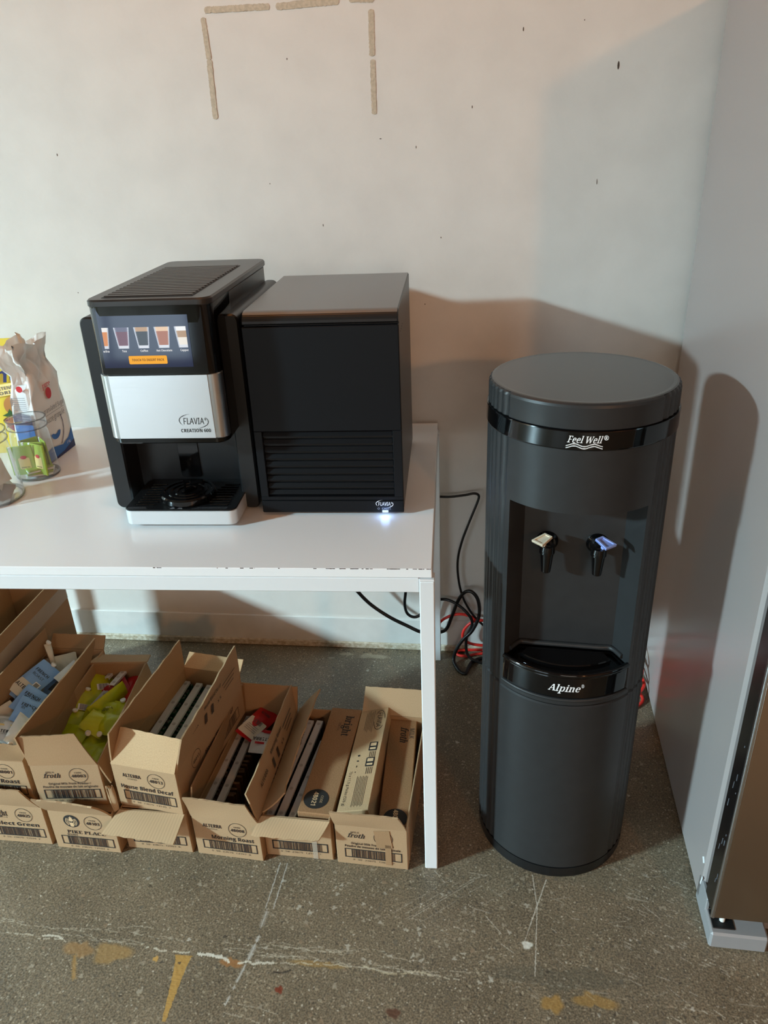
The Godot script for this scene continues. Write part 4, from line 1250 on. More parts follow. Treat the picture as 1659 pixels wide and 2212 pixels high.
func cartons() -> void:
	var up := 0.118
	# lower row, from the side of the frame to the table leg
	var b1 := carton("bottom row carton of green tea, beneath the carton of blue sachets", V(-1.019, 0, 0.781), V(-0.869, 0, 0.783), 0.345, up, false)
	front_print(b1, up, "bright", "48025", [["Select Green", 0.112]], "0 50 23675 12535 2")
	flap(b1, V(-1.019, up, 0.782), V(-0.871, up, 0.784), V(-1.012, 0.184, 0.797), V(-0.899, 0.176, 0.797), 0.003, 0.002, M.card)
	var b2 := carton("bottom row carton printed with a round dark emblem and a coffee roast name", V(-0.854, 0, 0.788), V(-0.702, 0, 0.793), 0.345, up, false)
	front_print(b2, up, "siren", "48103", [["PIKE PLACE", 0.090, 0.004]], "0 50 23675 12103 6")
	flap(b2, V(-0.854, up, 0.789), V(-0.703, up - 0.002, 0.793), V(-0.862, 0.172, 0.812), V(-0.725, 0.164, 0.816), 0.002, 0.003, M.card)
	var b3 := carton("bottom row carton hidden behind its own front flap folded down and out", V(-0.692, 0, 0.776), V(-0.541, 0, 0.779), 0.345, up, false)
	barcode(b3, V(0.003, 0.0345, 0.0007), Basis(), 0.124, 0.0265, 0.0022, null, "0 50 23675 12953 6")
	flap(b3, V(-0.69, up, 0.778), V(-0.542, up, 0.780), V(-0.713, 0.098, 0.828), V(-0.550, 0.094, 0.838), 0.002, 0.002, M.card_flute)
	flap(b3, V(-0.6985, up, 0.784), V(-0.692, up, 0.775), V(-0.7015, 0.190, 0.786), V(-0.692, 0.186, 0.778), 0.004, 0.01, M.card)
	var b4 := carton("open carton of morning coffee holding two white rails and a red sachet on top", V(-0.529, 0, 0.779), V(-0.378, 0, 0.789), 0.345, up)
	front_print(b4, up, "alterra", "48008", [["Morning Roast", 0.096, 0.012]], "0 50 23675 12357 8")
	flap(b4, V(-0.528, up, 0.780), V(-0.379, up, 0.789), V(-0.536, 0.176, 0.789), V(-0.400, 0.168, 0.789), 0.003, 0.002, M.card)
	flap(b4, V(-0.516, up, 0.437), V(-0.366, up, 0.446), V(-0.513, 0.187, 0.420), V(-0.364, 0.187, 0.428), 0.001, 0.001)
	flap(b4, V(-0.528, up, 0.772), V(-0.513, up, 0.437), V(-0.520, 0.188, 0.768), V(-0.506, 0.188, 0.425), 0.001, 0.001)
	var rf := [V(-0.381, up, 0.785), V(-0.368, up, 0.448), V(-0.401, 0.186, 0.778), V(-0.379, 0.190, 0.425)]
	flap(b4, rf[0], rf[1], rf[2], rf[3], 0.003, 0.002, M.card)
	flap_print(b4, rf, ["ALTERRA", "Morning Roast"])
	var b5 := carton("open carton with a torn front flap bent down, holding rails and a tea box", V(-0.375, 0, 0.770), V(-0.226, 0, 0.774), 0.345, up)
	barcode(b5, V(0.003, 0.0345, 0.0007), Basis(), 0.124, 0.0265, 0.0028, null, "0 50 23675 12147 7")
	part("tape", Geo.new().box(V(0.036, 0.03, 0.0012), V(0.011, 0.058, 0.0006), 0.0002).done(), M.tape, b5)
	flap(b5, V(-0.375, up, 0.772), V(-0.226, up, 0.775), V(-0.390, 0.099, 0.809), V(-0.246, 0.096, 0.808), 0.003, 0.004, M.card_flute)
	var lf := [V(-0.375, up, 0.762), V(-0.363, up, 0.440), V(-0.332, 0.150, 0.735), V(-0.312, 0.174, 0.420)]
	flap(b5, lf[0], lf[1], lf[2], lf[3], 0.004, 0.006, M.card)
	flap_print(b5, lf, ["bright", "Gross Weight"])
	var b6 := carton("end carton by the table leg with two long boxes packed inside", V(-0.216, 0, 0.778), V(-0.062, 0, 0.786), 0.345, up)
	front_print(b6, up, "froth", "48003", [["Original Milk Froth Powder /", 0.092], ["Poudre de mousse de lait originale", 0.12]], "0 50 23675 12662 7")
	part("tape", Geo.new().box(V(0.026, 0.085, 0.0012), V(0.034, 0.05, 0.0006), 0.0002, Basis(Vector3.BACK, 0.12)).box(V(0.036, 0.04, 0.0012), V(0.013, 0.06, 0.0006), 0.0002).done(), M.card_in, b6)
	flap(b6, V(-0.215, up, 0.779), V(-0.063, up, 0.786), V(-0.222, 0.164, 0.789), V(-0.079, 0.160, 0.794), 0.002, 0.002, M.card)
	flap(b6, V(-0.203, up, 0.434), V(-0.051, up, 0.442), V(-0.196, 0.176, 0.402), V(-0.045, 0.178, 0.41), 0.001, 0.001, M.card)
	# upper row
	var u1 := carton("upper carton at the frame edge full of blue and white coffee sachets", V(-1.037, up, 0.771), V(-0.887, up, 0.771), 0.40, up)
	front_print(u1, up, "", "48001", [["French Roast", 0.105]], "0 50 23675 12001 5")
	flap(u1, V(-1.036, 0.236, 0.771), V(-0.888, 0.236, 0.771), V(-1.03, 0.252, 0.735), V(-0.893, 0.246, 0.735), 0.004, 0.008)
	flap(u1, V(-1.036, 0.236, 0.77), V(-1.036, 0.236, 0.373), V(-1.050, 0.306, 0.76), V(-1.026, 0.306, 0.385), 0.001, 0.001)
	flap(u1, V(-1.036, 0.236, 0.372), V(-0.888, 0.236, 0.372), V(-1.034, 0.262, 0.345), V(-0.89, 0.262, 0.345), 0.001, 0.001)
	var u2 := carton("upper carton of milk froth powder, open and filled with lime green sachets", V(-0.868, up, 0.780), V(-0.720, up, 0.766), 0.352, up)
	front_print(u2, up, "froth", "48003", [["Original Milk Froth Powder /", 0.092], ["Poudre de mousse de lait originale", 0.12]], "0 50 23675 12662 7")
	flap(u2, V(-0.868, 0.236, 0.780), V(-0.721, 0.236, 0.766), V(-0.885, 0.303, 0.768), V(-0.767, 0.303, 0.750), 0.002, 0.001)
	flap(u2, V(-0.868, 0.236, 0.776), V(-0.898, 0.236, 0.432), V(-0.885, 0.306, 0.774), V(-0.875, 0.307, 0.419), 0.002, 0.001)
	flap(u2, V(-0.722, 0.236, 0.764), V(-0.752, 0.236, 0.42), V(-0.701, 0.184, 0.766), V(-0.724, 0.190, 0.45), 0.002, 0.001)
	flap(u2, V(-0.900, 0.236, 0.430), V(-0.752, 0.236, 0.416), V(-0.893, 0.228, 0.385), V(-0.760, 0.226, 0.375), 0.001, 0.001, M.card)
	var u3 := carton("upper carton of decaf coffee with tall side flaps and three white rails inside", V(-0.694, up, 0.762), V(-0.543, up, 0.782), 0.335, up)
	front_print(u3, up, "alterra", "48013", [["House Blend Decaf", 0.124, 0.0]], "0 50 23675 12133 7")
	flap(u3, V(-0.693, 0.236, 0.762), V(-0.544, 0.236, 0.782), V(-0.684, 0.290, 0.708), V(-0.536, 0.290, 0.738), 0.002, 0.001, M.card_pale)
	flap(u3, V(-0.692, 0.236, 0.760), V(-0.648, 0.236, 0.434), V(-0.690, 0.306, 0.748), V(-0.657, 0.307, 0.414), 0.002, 0.002)
	var sf := [V(-0.543, 0.236, 0.776), V(-0.500, 0.236, 0.452), V(-0.529, 0.306, 0.754), V(-0.509, 0.308, 0.430)]
	flap(u3, sf[0], sf[1], sf[2], sf[3], 0.002, 0.003, M.card)
	flap(u3, V(-0.648, 0.236, 0.432), V(-0.500, 0.236, 0.452), V(-0.640, 0.262, 0.402), V(-0.494, 0.262, 0.425), 0.001, 0.001, M.card_pale)
	flap_print(u3, sf, ["ALTERRA", "House Blend Decaf"])
	var SB := Basis(V(0, 0, -1), V(0, 1, 0), V(1, 0, 0))
	var sx := 0.0765
	text(u3, "House Blend Decaf", 1, V(sx, 0.062, -0.20), SB, 0.012, 0.15, M.ink_soft)
	ring(u3, V(sx, 0.082, -0.085), SB, 0.021, 0.021, 0.0012, M.ink_soft)
	text(u3, "48013", 1, V(sx, 0.081, -0.085), SB, 0.008, 0.03, M.ink_soft)
	barcode(u3, V(sx, 0.032, -0.24), SB, 0.12, 0.03, 0.002, M.ink_soft)
	# cartons mostly cut off by the frame: a bigger one stacked on its neighbour
	carton("plain bottom row carton outside the frame edge carrying the taller taped carton", V(-1.23, 0, 0.76), V(-1.045, 0, 0.76), 0.56, up, false)
	var c := thing("tall_carton", "tall open carton with a strip of clear tape along its side, behind the blue sachets", "carton", V(-1.146, up, 0.39), 0.0, "cardboard cartons under the table")
	var w := 0.172
	for s in [-1.0, 1.0]:
		part("side_panel", bx(V(s * (w / 2 - 0.0025), 0.125, 0), V(0.005, 0.25, 0.37), 0.0012), M.card_in, c)
		part("end_panel", bx(V(0, 0.125, s * 0.1825), V(w - 0.01, 0.25, 0.005), 0.0012), M.card_in, c)
	part("bottom_panel", bx(V(0, 0.0025, 0), V(w - 0.01, 0.005, 0.36), 0.001), M.card_in, c)
	part("tape", bx(V(w / 2 + 0.0006, 0.19, 0.0), V(0.0006, 0.045, 0.37), 0.0002), M.tape, c)
	flap(c, V(-1.23, 0.368, 0.207), V(-1.062, 0.368, 0.207), V(-1.23, 0.47, 0.197), V(-1.062, 0.47, 0.197), 0.002, 0.001)
	# long boxes inside the open cartons
	var bt := thing("tea_box", "long brown tea box with a round dark code spot lying in the open carton", "box", V(-0.2525, 0.0045, 0.592), -0.055, "long boxes inside the cartons")
	part("body", bx(V(0, 0.0585, 0), V(0.0765, 0.117, 0.335), 0.0015), M.card_brown, bt)
	var TB := Basis(V(0, 0, 1), V(1, 0, 0), V(0, 1, 0))
	text(bt, "bright", 3, V(0.014, 0.1176, -0.105), TB, 0.019, 0.07)
	text(bt, "TEA CO.", 0, V(-0.006, 0.1176, -0.10), TB, 0.005, 0.03, M.ink_soft)
	poly(bt, "code_spot", disc_pts(0.0275, 0.0275), V(-0.006, 0.1175, 0.128), TB, M.ink)
	text(bt, "CODE", 0, V(0.006, 0.1179, 0.128), TB, 0.0055, 0.02, M.print_pale)
	text(bt, "48021", 1, V(-0.009, 0.1179, 0.128), TB, 0.0105, 0.038, M.print_pale)
	var bf := thing("froth_box", "long brown milk froth box lying flat beside the table leg", "box", V(-0.0955, 0.0045, 0.602), 0.02, "long boxes inside the cartons")
	part("body", bx(V(0, 0.052, 0), V(0.066, 0.104, 0.33), 0.0015), M.card_brown, bf)
	text(bf, "MILK", 0, V(0.023, 0.1046, -0.112), TB, 0.011, 0.034)
	text(bf, "froth", 3, V(0.004, 0.1046, -0.105), TB, 0.018, 0.052, null, 0.3)
	poly(bf, "code_spot", disc_pts(0.026, 0.026), V(0.002, 0.1045, 0.146), TB, M.ink)
	text(bf, "48003", 1, V(0.002, 0.1049, 0.142), TB, 0.0105, 0.038, M.print_pale)
	var bi := thing("instruction_box", "long pale box printed with instructions, tilted up against the brown milk froth box", "box", V(-0.1735, 0.0, 0.585), -0.033, "long boxes inside the cartons")
	bi.basis = Basis(Vector3.UP, -0.033) * Basis(Vector3.BACK, 0.21)
	bi.position = V(-0.1755, 0.1285, 0.590) - bi.basis.y * 0.094
	part("body", bx(V(0, 0.047, 0), V(0.071, 0.094, 0.325), 0.0015), M.card_pale, bi)
	text(bi, "FLAVIA", 0, V(0.017, 0.0946, -0.118), TB, 0.012, 0.05)
	poly(bi, "logo_arc", arc_pts(0.034, 0.013, 0.0011, PI * 0.55, PI * 1.3, 20), V(0.017, 0.0946, -0.118), TB, M.ink)
	poly(bi, "logo_arc", arc_pts(0.034, 0.013, 0.0011, -PI * 0.45, PI * 0.3, 20), V(0.017, 0.0946, -0.118), TB, M.ink)
	for k in 6:
		var wl := 0.075 - 0.008 * (k % 3)
		poly(bi, "print_line", rrect(wl, 0.0009, 0.0002, 1), V(0.002 - k * 0.0038, 0.0946, -0.115), TB, M.ink_soft)
	for k in 2:
		var zz := -0.028 + k * 0.05
		poly(bi, "diagram", rrect(0.028, 0.02, 0.002, 2), V(0.016, 0.0946, zz), TB, M.ink)
		poly(bi, "diagram", rrect(0.010, 0.014, 0.001, 2), V(0.016, 0.0948, zz - 0.006), TB, M.print_pale)
		poly(bi, "diagram", rrect(0.006, 0.014, 0.001, 2), V(0.016, 0.0948, zz + 0.007), TB, M.print_pale)
		for j in 4:
			poly(bi, "print_line", rrect(0.020, 0.0012, 0.0002, 1), V(0.024 - j * 0.0042, 0.0946, zz + 0.027), TB, M.ink_soft)
	for k in 4:
		poly(bi, "small_symbol", [disc_pts(0.003, 0.003, 8), disc_pts(0.0022, 0.003, 6), rrect(0.005, 0.0022, 0.0005, 1), disc_pts(0.003, 0.0018, 3)][k], V(-0.014, 0.0946, 0.0 + k * 0.017), TB, M.ink)
	for k in 8:
		poly(bi, "print_line", rrect(0.082 + 0.006 * (k % 2), 0.0009, 0.0002, 1), V(0.018 - k * 0.0034, 0.0946, 0.108), TB, M.ink_soft)
	text(bi, "72 x 11.5 g Packs (526 g)", 0, V(-0.024, 0.0946, 0.098), TB, 0.0058, 0.10)

# print on the outer face of a flap given by hinge front, hinge back, tip front, tip back
func flap_print(c: Node3D, p: Array, words: Array) -> void:
	var inv := c.transform.affine_inverse()
	var a: Vector3 = inv * p[0]
	var b: Vector3 = inv * p[1]
	var t: Vector3 = inv * ((p[2] + p[3]) * 0.5)
	var r := (b - a).normalized()
	var u := (t - (a + b) * 0.5)
	var hgt := u.length()
	u = (u - r * u.dot(r)).normalized()
	var n := r.cross(u)
	var B := Basis(r, u, n)
	var at := func(x: float, y: float) -> Vector3:
		return a.lerp(b, x) + u * hgt * y + n * 0.0065
	text(c, words[0], 1, at.call(0.24, 0.55), B, 0.010, 0.05, M.ink_soft)
	text(c, words[1], 1, at.call(0.55, 0.72), B, 0.009, 0.085, M.ink_soft)
	for x in [0.42, 0.52]:
		poly(c, "printed_mark", PackedVector2Array([Vector2(-0.008, -0.011), Vector2(0.004, -0.011), Vector2(0.008, 0.011), Vector2(-0.004, 0.011)]), at.call(x, 0.36), B, M.ink_soft)
	for k in 3:
		poly(c, "print_line", rrect(0.07 - 0.012 * k, 0.0022, 0.0003, 1), at.call(0.80, 0.62 - 0.14 * k), B, M.ink_soft)
	text(c, "x 5", 1, at.call(0.63, 0.34), B, 0.008, 0.018, M.ink_soft)

# ---------------------------------------------------------------- sachets and rails
func pillow(w: float, L: float, th: float, sd: int) -> ArrayMesh:
	var r := RandomNumberGenerator.new()
	r.seed = sd
	var ph := r.randf() * TAU
	var ph2 := r.randf() * TAU
	var g := Geo.new()
	var nu := 12
	var nv := 16
	for side in [1.0, -1.0]:
		g.smooth(1 if side > 0 else 2)
		var P := []
		for i in nu + 1:
			for j in nv + 1:
				var u := float(i) / nu
				var v := float(j) / nv
				var puff := pow(maxf(sin(PI * u), 0.0), 0.7) * pow(maxf(sin(PI * clampf((v - 0.06) / 0.88, 0.0, 1.0)), 0.0), 0.6)
				var z: float = side * (th * puff + 0.0003) + 0.0022 * sin(v * 5.0 + ph) * sin(u * 4.0 + ph2) + (0.0010 * absf(sin(u * 9.0 + v * 7.0 + ph2)) + 0.0008 * absf(sin(v * 13.0 - u * 5.0 + ph)) - 0.0009) * puff
				P.append(V((u - 0.5) * w * (1.0 - 0.05 * puff), (v - 0.5) * L, z))
		for i in nu:
			for j in nv:
				var a := i * (nv + 1) + j
				var q := [P[a], P[a + nv + 1], P[a + nv + 2], P[a + 1]]
				if side > 0:
					g.quad(q[0], q[1], q[2], q[3])
				else:
					g.quad(q[3], q[2], q[1], q[0])
	return g.done()

# T: the middle of the near or upper end; D: towards the other end; dip: how far that end sinks below the line (radians)
func sachet(called: String, label: String, group: String, T: Vector3, D: Vector3, L: float, w: float, m: Material, look := "", dip := 0.0, roll := 0.0, spout := 1, sd := 1) -> Node3D:
	var y := -(D.normalized())
	var side := y.cross(Vector3.UP).normalized()
	y = y.rotated(side, dip)
	var zc := (V(0.06, 1.41, 1.9) - T).normalized()
	zc = (zc + V(0, 0.7, 0)).normalized()
	zc = (zc - y * zc.dot(y)).normalized().rotated(y, roll)
	var x := y.cross(zc).normalized()
	var o := thing(called, label, "sachet", T - y * L * 0.5, 0.0, group)
	o.basis = Basis(x, y, zc)
	var pouch := part("pouch", pillow(w, L, 0.0075, sd), m, o)
	if spout != 0:
		var sy := L * 0.5 * spout
		part("spout", Geo.new().lathe([Vector2(0, -0.001), Vector2(0.0052, -0.001), Vector2(0.0066, 0.001), Vector2(0.0066, 0.0045), Vector2(0.0045, 0.005), Vector2(0.004, 0.0035), Vector2(0, 0.0035)], 18, V(0, sy + 0.001 * spout, 0.002), Basis(V(1, 0, 0), V(0, 0, 1), V(0, -1, 0)) * Basis(Vector3.RIGHT, -0.5 * spout)).done(), M.white_plastic, o)
	var z := 0.0082
	match look:
		"code":
			poly(pouch, "label_patch", rrect(w * 0.52, L * 0.2, 0.001, 2), V(0, -L * 0.12, z), Basis(), M.white_print)
			barcode(pouch, V(0, -L * 0.12, z + 0.0004), Basis(), w * 0.5, L * 0.18, 0.0, M.mono)
		"froth":
			text(pouch, "froth", 3, V(0, L * 0.08, z), Basis(), 0.008, w * 0.5, M.dark_foil, 0.3)
			text(pouch, "MILK", 0, V(0, L * 0.18, z), Basis(), 0.004, w * 0.25, M.white_print)
		"french":
			text(pouch, "FRENCH", 1, V(0, L * 0.14, z), Basis(), 0.0085, w * 0.66, M.dark_foil)
			text(pouch, "ROAST", 0, V(0, L * 0.02, z), Basis(), 0.0075, w * 0.55, M.dark_foil)
		"alterra":
			text(pouch, "ALTERRA", 1, V(0, -L * 0.10, z), Basis(), 0.0095, w * 0.78, M.dark_foil)
			text(pouch, "COFFEE", 0, V(0, -L * 0.19, z), Basis(), 0.004, w * 0.35, M.dark_foil)
			poly(pouch, "printed_band", rrect(w * 0.9, L * 0.06, 0.001, 2), V(0, L * 0.12, z), Basis(), M.pale_yellow)
			for k in 4:
				poly(pouch, "print_line", rrect(w * 0.7, 0.0008, 0.0002, 1), V(0, L * (0.2 + 0.045 * k), z - 0.001), Basis(), M.grey_print)
		"two tone":
			poly(pouch, "label_patch", rrect(w * 0.9, L * 0.36, 0.002, 3), V(0, -L * 0.27, z - 0.001), Basis(), M.beige_foil)
			text(pouch, "FRENCH", 1, V(0, L * 0.22, z), Basis(), 0.0085, w * 0.66, M.dark_foil)
			text(pouch, "ROAST", 0, V(0, L * 0.11, z), Basis(), 0.0075, w * 0.55, M.dark_foil)
			text(pouch, "ALTERRA", 1, V(-w * 0.02, -L * 0.24, z), Basis(), 0.0105, w * 0.8, M.dark_foil)
			poly(pouch, "label_patch", rrect(w * 0.27, w * 0.27, 0.0005, 1), V(w * 0.26, -L * 0.06, z), Basis(), M.white_print)
			poly(pouch, "label_patch", rrect(w * 0.19, w * 0.19, 0.0005, 1), V(w * 0.26, -L * 0.06, z + 0.0003), Basis(), M.grey_foil)
		"red card":
			poly(pouch, "label_patch", rrect(w * 0.92, L * 0.52, 0.003, 3), V(0, -L * 0.2, z - 0.001), Basis(), M.beige_foil)
			barcode(pouch, V(w * 0.03, -L * 0.02, z + 0.0006), Basis(), w * 0.55, L * 0.12, 0.0, M.mono)
			for k in 4:
				poly(pouch, "print_line", rrect(w * 0.62, 0.0011, 0.0002, 1), V(0, -L * (0.16 + 0.05 * k), z), Basis(), M.grey_print)
			text(pouch, "ALTERRA", 1, V(0, L * 0.28, z), Basis(), 0.007, w * 0.5, M.dark_foil)
		"white red":
			text(pouch, "ALTERRA", 1, V(0, 0.0, z), Basis(), 0.0105, w * 0.85, M.dark_foil)
			poly(pouch, "printed_band", rrect(w * 0.9, L * 0.13, 0.001, 2), V(0, -L * 0.36, z - 0.003), Basis(), M.red_print)
			poly(pouch, "printed_band", rrect(w * 0.4, L * 0.09, 0.001, 2), V(w * 0.1, L * 0.17, z), Basis(), M.red_print)
	return o

func rail(label: String, a: Vector3, b: Vector3, w := 0.0165) -> void:
	var d := b - a
	var o := thing("sachet_rail", label, "rail", (a + b) * 0.5, atan2(d.x, d.z), "white plastic sachet rails in the cartons")
	var L := d.length()
	part("strip", Geo.new().box(V(0, 0, 0), V(w, 0.0016, L), 0.0004).box(V(-w / 2 + 0.0006, -0.003, 0), V(0.0012, 0.0064, L), 0.0003).box(V(w / 2 - 0.0006, -0.003, 0), V(0.0012, 0.0064, L), 0.0003).done(), M.rail, o)
	for k in 5:
		part("stud", Geo.new().lathe([Vector2(0.0042, 0.0008), Vector2(0.0040, 0.0016), Vector2(0, 0.0017)], 14, V(0, 0, lerpf(-L * 0.5 + 0.012, L * 0.5 - 0.012, k / 4.0))).done(), M.rail_dot, o)

func row(called: String, label: String, group: String, a: Vector3, b: Vector3, bottom: float, top: float, n: int, m: Material, m2: Material, w := 0.031) -> void:
	var first: Node3D
	var h := top - bottom
	var d := b - a
	for k in n:
		var o: Node3D
		if first == null:
			o = thing(called, label, "sachet", Vector3.ZERO, 0.0, group)
			part("pouch", bx(V(0, h * 0.5, 0), V(w, h, 0.0062), 0.0025), m, o)
			part("printed_band", bx(V(0, h - 0.009, 0), V(w + 0.0006, 0.014, 0.0066), 0.0012), m2, o)
			first = o
		else:
			o = first.duplicate()
			o.name = numbered(called)
			add_child(o)
		var p := a.lerp(b, (k + 0.5) / n)
		o.position = V(p.x + rng.randf_range(-0.0015, 0.0015), bottom, p.z)
		o.basis = Basis(Vector3.UP, atan2(d.x, d.z) + rng.randf_range(-0.1, 0.1)) * Basis(Vector3.RIGHT, rng.randf_range(-0.10, 0.06))

func sachets() -> void:
	var G := "lime green milk froth sachets in the open carton"
	var L := 0.088
	# lime pile
	sachet("froth_sachet", "lime green barcoded sachet, uppermost against the tall flap near its carton's back", G, V(-0.885, 0.202, 0.415), V(0.048, -0.01, 0.088), 0.098, 0.056, M.lime, "code", 0.15, 0.25, 1, 11)
	sachet("froth_sachet", "lime green sachet with white spout and barcode leaning on the carton wall, mid pile", G, V(-0.884, 0.198, 0.490), V(0.020, -0.01, 0.086), L, 0.062, M.lime, "code", 0.15, 0.3, 1, 12)
	sachet("froth_sachet", "lime green sachet with barcode just behind the raised front flap of its carton", G, V(-0.880, 0.196, 0.566), V(0.026, -0.012, 0.071), 0.080, 0.062, M.lime, "code", 0.2, 0.2, 1, 13)
	sachet("froth_sachet", "lime green sachet tucked in the front corner behind the raised flap", G, V(-0.885, 0.190, 0.628), V(0.052, 0.0, 0.012), 0.07, 0.05, M.lime, "", 0.0, 0.1, 0, 14)
	sachet("froth_sachet", "lime green sachet lying on edge slantwise across the middle of the pile", G, V(-0.790, 0.200, 0.475), V(-0.044, -0.006, 0.093), 0.108, 0.042, M.lime, "", 0.0, 0.75, 0, 15)
	sachet("froth_sachet", "lime green sachet below the slanting one, face up with pale print", G, V(-0.826, 0.196, 0.548), V(-0.004, -0.006, 0.045), 0.06, 0.056, M.lime, "froth", 0.2, -0.1, -1, 16)
	sachet("froth_sachet", "lime green sachet in the middle of the pile beside a barcoded neighbour", G, V(-0.803, 0.202, 0.532), V(0.006, -0.006, 0.04), 0.054, 0.05, M.lime, "froth", 0.25, -0.3, -1, 17)
	sachet("froth_sachet", "lime green sachet by the carton wall next to the decaf carton", G, V(-0.768, 0.208, 0.536), V(-0.007, -0.01, 0.034), 0.07, 0.048, M.lime, "code", 0.2, -0.45, 1, 18)
	sachet("froth_sachet", "lime green sachet in front with two bright white spouts beside it", G, V(-0.796, 0.206, 0.582), V(-0.012, -0.003, 0.04), 0.056, 0.062, M.lime, "", 0.1, 0.0, -1, 19)
	sachet("froth_sachet", "lime green sachet in the front corner nearest the decaf carton", G, V(-0.772, 0.208, 0.580), V(-0.010, -0.008, 0.042), 0.056, 0.048, M.lime, "", 0.1, -0.4, -1, 20)
	sachet("froth_sachet", "lime green sachet lying lowest and foremost in its carton, in deep shade", G, V(-0.80, 0.178, 0.655), V(0.03, -0.008, 0.05), 0.075, 0.06, M.lime, "", 0.1, 0.0, -1, 21)
	for k in 12:
		sachet("buried_sachet", "dull green sachet buried under the others in the milk froth carton", "buried sachets in the milk froth carton", V(-0.875 + 0.045 * (k % 3) + 0.01 * (k / 3), 0.130 + 0.014 * (k % 4), 0.47 + 0.06 * (k / 3)), V(0.02, 0, 0.07).rotated(Vector3.UP, rng.randf_range(-0.4, 0.4)), L, 0.06, M.lime, "", 0.0, 0.0, 0, 60 + k)
	var R := "red sachets at the back of the lime green pile"
	sachet("red_sachet", "red sachet across the pile behind the slanting lime green one", R, V(-0.795, 0.195, 0.452), V(-0.04, -0.006, 0.03), 0.07, 0.045, M.red_foil, "", 0.1, -0.1, 0, 31)
	sachet("red_sachet", "red sachet in the back corner of the lime green pile", R, V(-0.782, 0.196, 0.414), V(-0.005, -0.01, 0.04), 0.065, 0.048, M.red_foil, "", 0.15, -0.4, 0, 32)
	sachet("red_sachet", "red sachet standing against the carton wall by the decaf carton", R, V(-0.768, 0.200, 0.440), V(-0.008, -0.01, 0.055), 0.075, 0.04, M.red_foil, "", 0.1, -0.7, 0, 33)
	sachet("red_sachet", "dark red sachet with a white spout at the back beside the tall flap", R, V(-0.872, 0.192, 0.378), V(0.012, -0.012, 0.05), 0.07, 0.046, M.red_foil, "", 0.2, 0.2, 1, 34)
	rail("white plastic rail lying loose across the red sachets at the back of the green pile", V(-0.809, 0.218, 0.380), V(-0.823, 0.203, 0.480), 0.015)
	rail("white plastic rail poking up beside the dark red sachet", V(-0.845, 0.214, 0.384), V(-0.852, 0.196, 0.445), 0.012)
	rail("grey shaded plastic rail lying in the hollow of the green pile", V(-0.836, 0.196, 0.466), V(-0.848, 0.186, 0.549), 0.022)
	# blue and white pile at the frame edge
	var Bg := "coffee sachets in the carton at the frame edge"
	sachet("coffee_sachet", "long blue and cream coffee sachet lying slantwise with a square code", Bg, V(-0.986, 0.240, 0.452), V(-0.038, -0.004, 0.117), 0.126, 0.058, M.blue_foil, "two tone", 0.0, 0.1, 1, 41)
	sachet("coffee_sachet", "pale blue coffee sachet with dark lettering in the middle of its carton", Bg, V(-0.972, 0.240, 0.544), V(-0.011, -0.004, 0.065), 0.074, 0.058, M.blue_foil, "french", 0.05, 0.1, 0, 42)
	sachet("coffee_sachet", "bright blue coffee sachet lying nearest the tall brown flap", Bg, V(-0.962, 0.245, 0.585), V(0.002, -0.006, 0.061), 0.072, 0.054, M.blue_foil, "french", 0.05, 0.2, 0, 43)
	sachet("coffee_sachet", "greyish white sachet at the frame edge with a small square code", Bg, V(-1.000, 0.232, 0.602), V(-0.022, -0.003, 0.034), 0.064, 0.050, M.beige_foil, "", 0.0, 0.1, 0, 44)
	sachet("coffee_sachet", "white coffee sachet with a yellow stripe and black lettering, foremost in its carton", Bg, V(-0.990, 0.238, 0.640), V(0.024, -0.004, 0.093), 0.088, 0.056, M.white_foil, "alterra", 0.0, 0.1, -1, 45)
	sachet("coffee_sachet", "white sachet standing on edge against the tall brown flap", Bg, V(-0.950, 0.243, 0.640), V(0.010, -0.004, 0.098), 0.088, 0.036, M.white_foil, "", 0.0, 0.5, -1, 46)
	sachet("coffee_sachet", "grey shaded sachet at the dark back of the carton at the frame edge", Bg, V(-0.955, 0.212, 0.392), V(-0.05, 0.0, 0.03), 0.075, 0.055, M.beige_foil, "", 0.0, 0.1, 0, 47)
	sachet("coffee_sachet", "pale striped sachet half hidden behind the tall brown flap", Bg, V(-0.930, 0.222, 0.425), V(-0.016, -0.004, 0.05), 0.07, 0.045, M.white_foil, "", 0.0, 0.3, 0, 48)
	sachet("coffee_sachet", "brown and white sachet standing up on end with its spout on top", Bg, V(-1.022, 0.268, 0.398), V(0.022, -0.05, 0.03), 0.075, 0.022, M.beige_foil, "", 0.0, 0.9, 1, 49)
	for k in 12:
		sachet("buried_sachet", "dim sachet buried deep in the carton at the frame edge", "buried sachets in the carton at the frame edge", V(-1.02 + 0.04 * (k % 3), 0.150 + 0.022 * (k % 4), 0.42 + 0.075 * (k / 3)), V(0.01, 0, 0.07).rotated(Vector3.UP, rng.randf_range(-0.5, 0.5)), L, 0.058, [M.grey_foil, M.blue_foil, M.dark_foil][k % 3], "", 0.0, 0.0, 0, 80 + k)
	# decaf carton
	rail("white rail nearest the lime green carton, of the three in the decaf carton", V(-0.643, 0.2, 0.440), V(-0.668, 0.2, 0.740))
	rail("middle white rail of the three in the decaf carton", V(-0.609, 0.2, 0.446), V(-0.632, 0.2, 0.744))
	rail("white rail hugging the printed side flap of the decaf carton", V(-0.580, 0.2, 0.452), V(-0.600, 0.2, 0.748))
	row("decaf_sachet", "dark green sachet hanging edge-on from a white rail in the decaf carton", "dark green sachets hanging in the decaf carton", V(-0.643, 0, 0.444), V(-0.668, 0, 0.736), 0.1225, 0.1945, 24, M.dark_foil, M.green_foil)
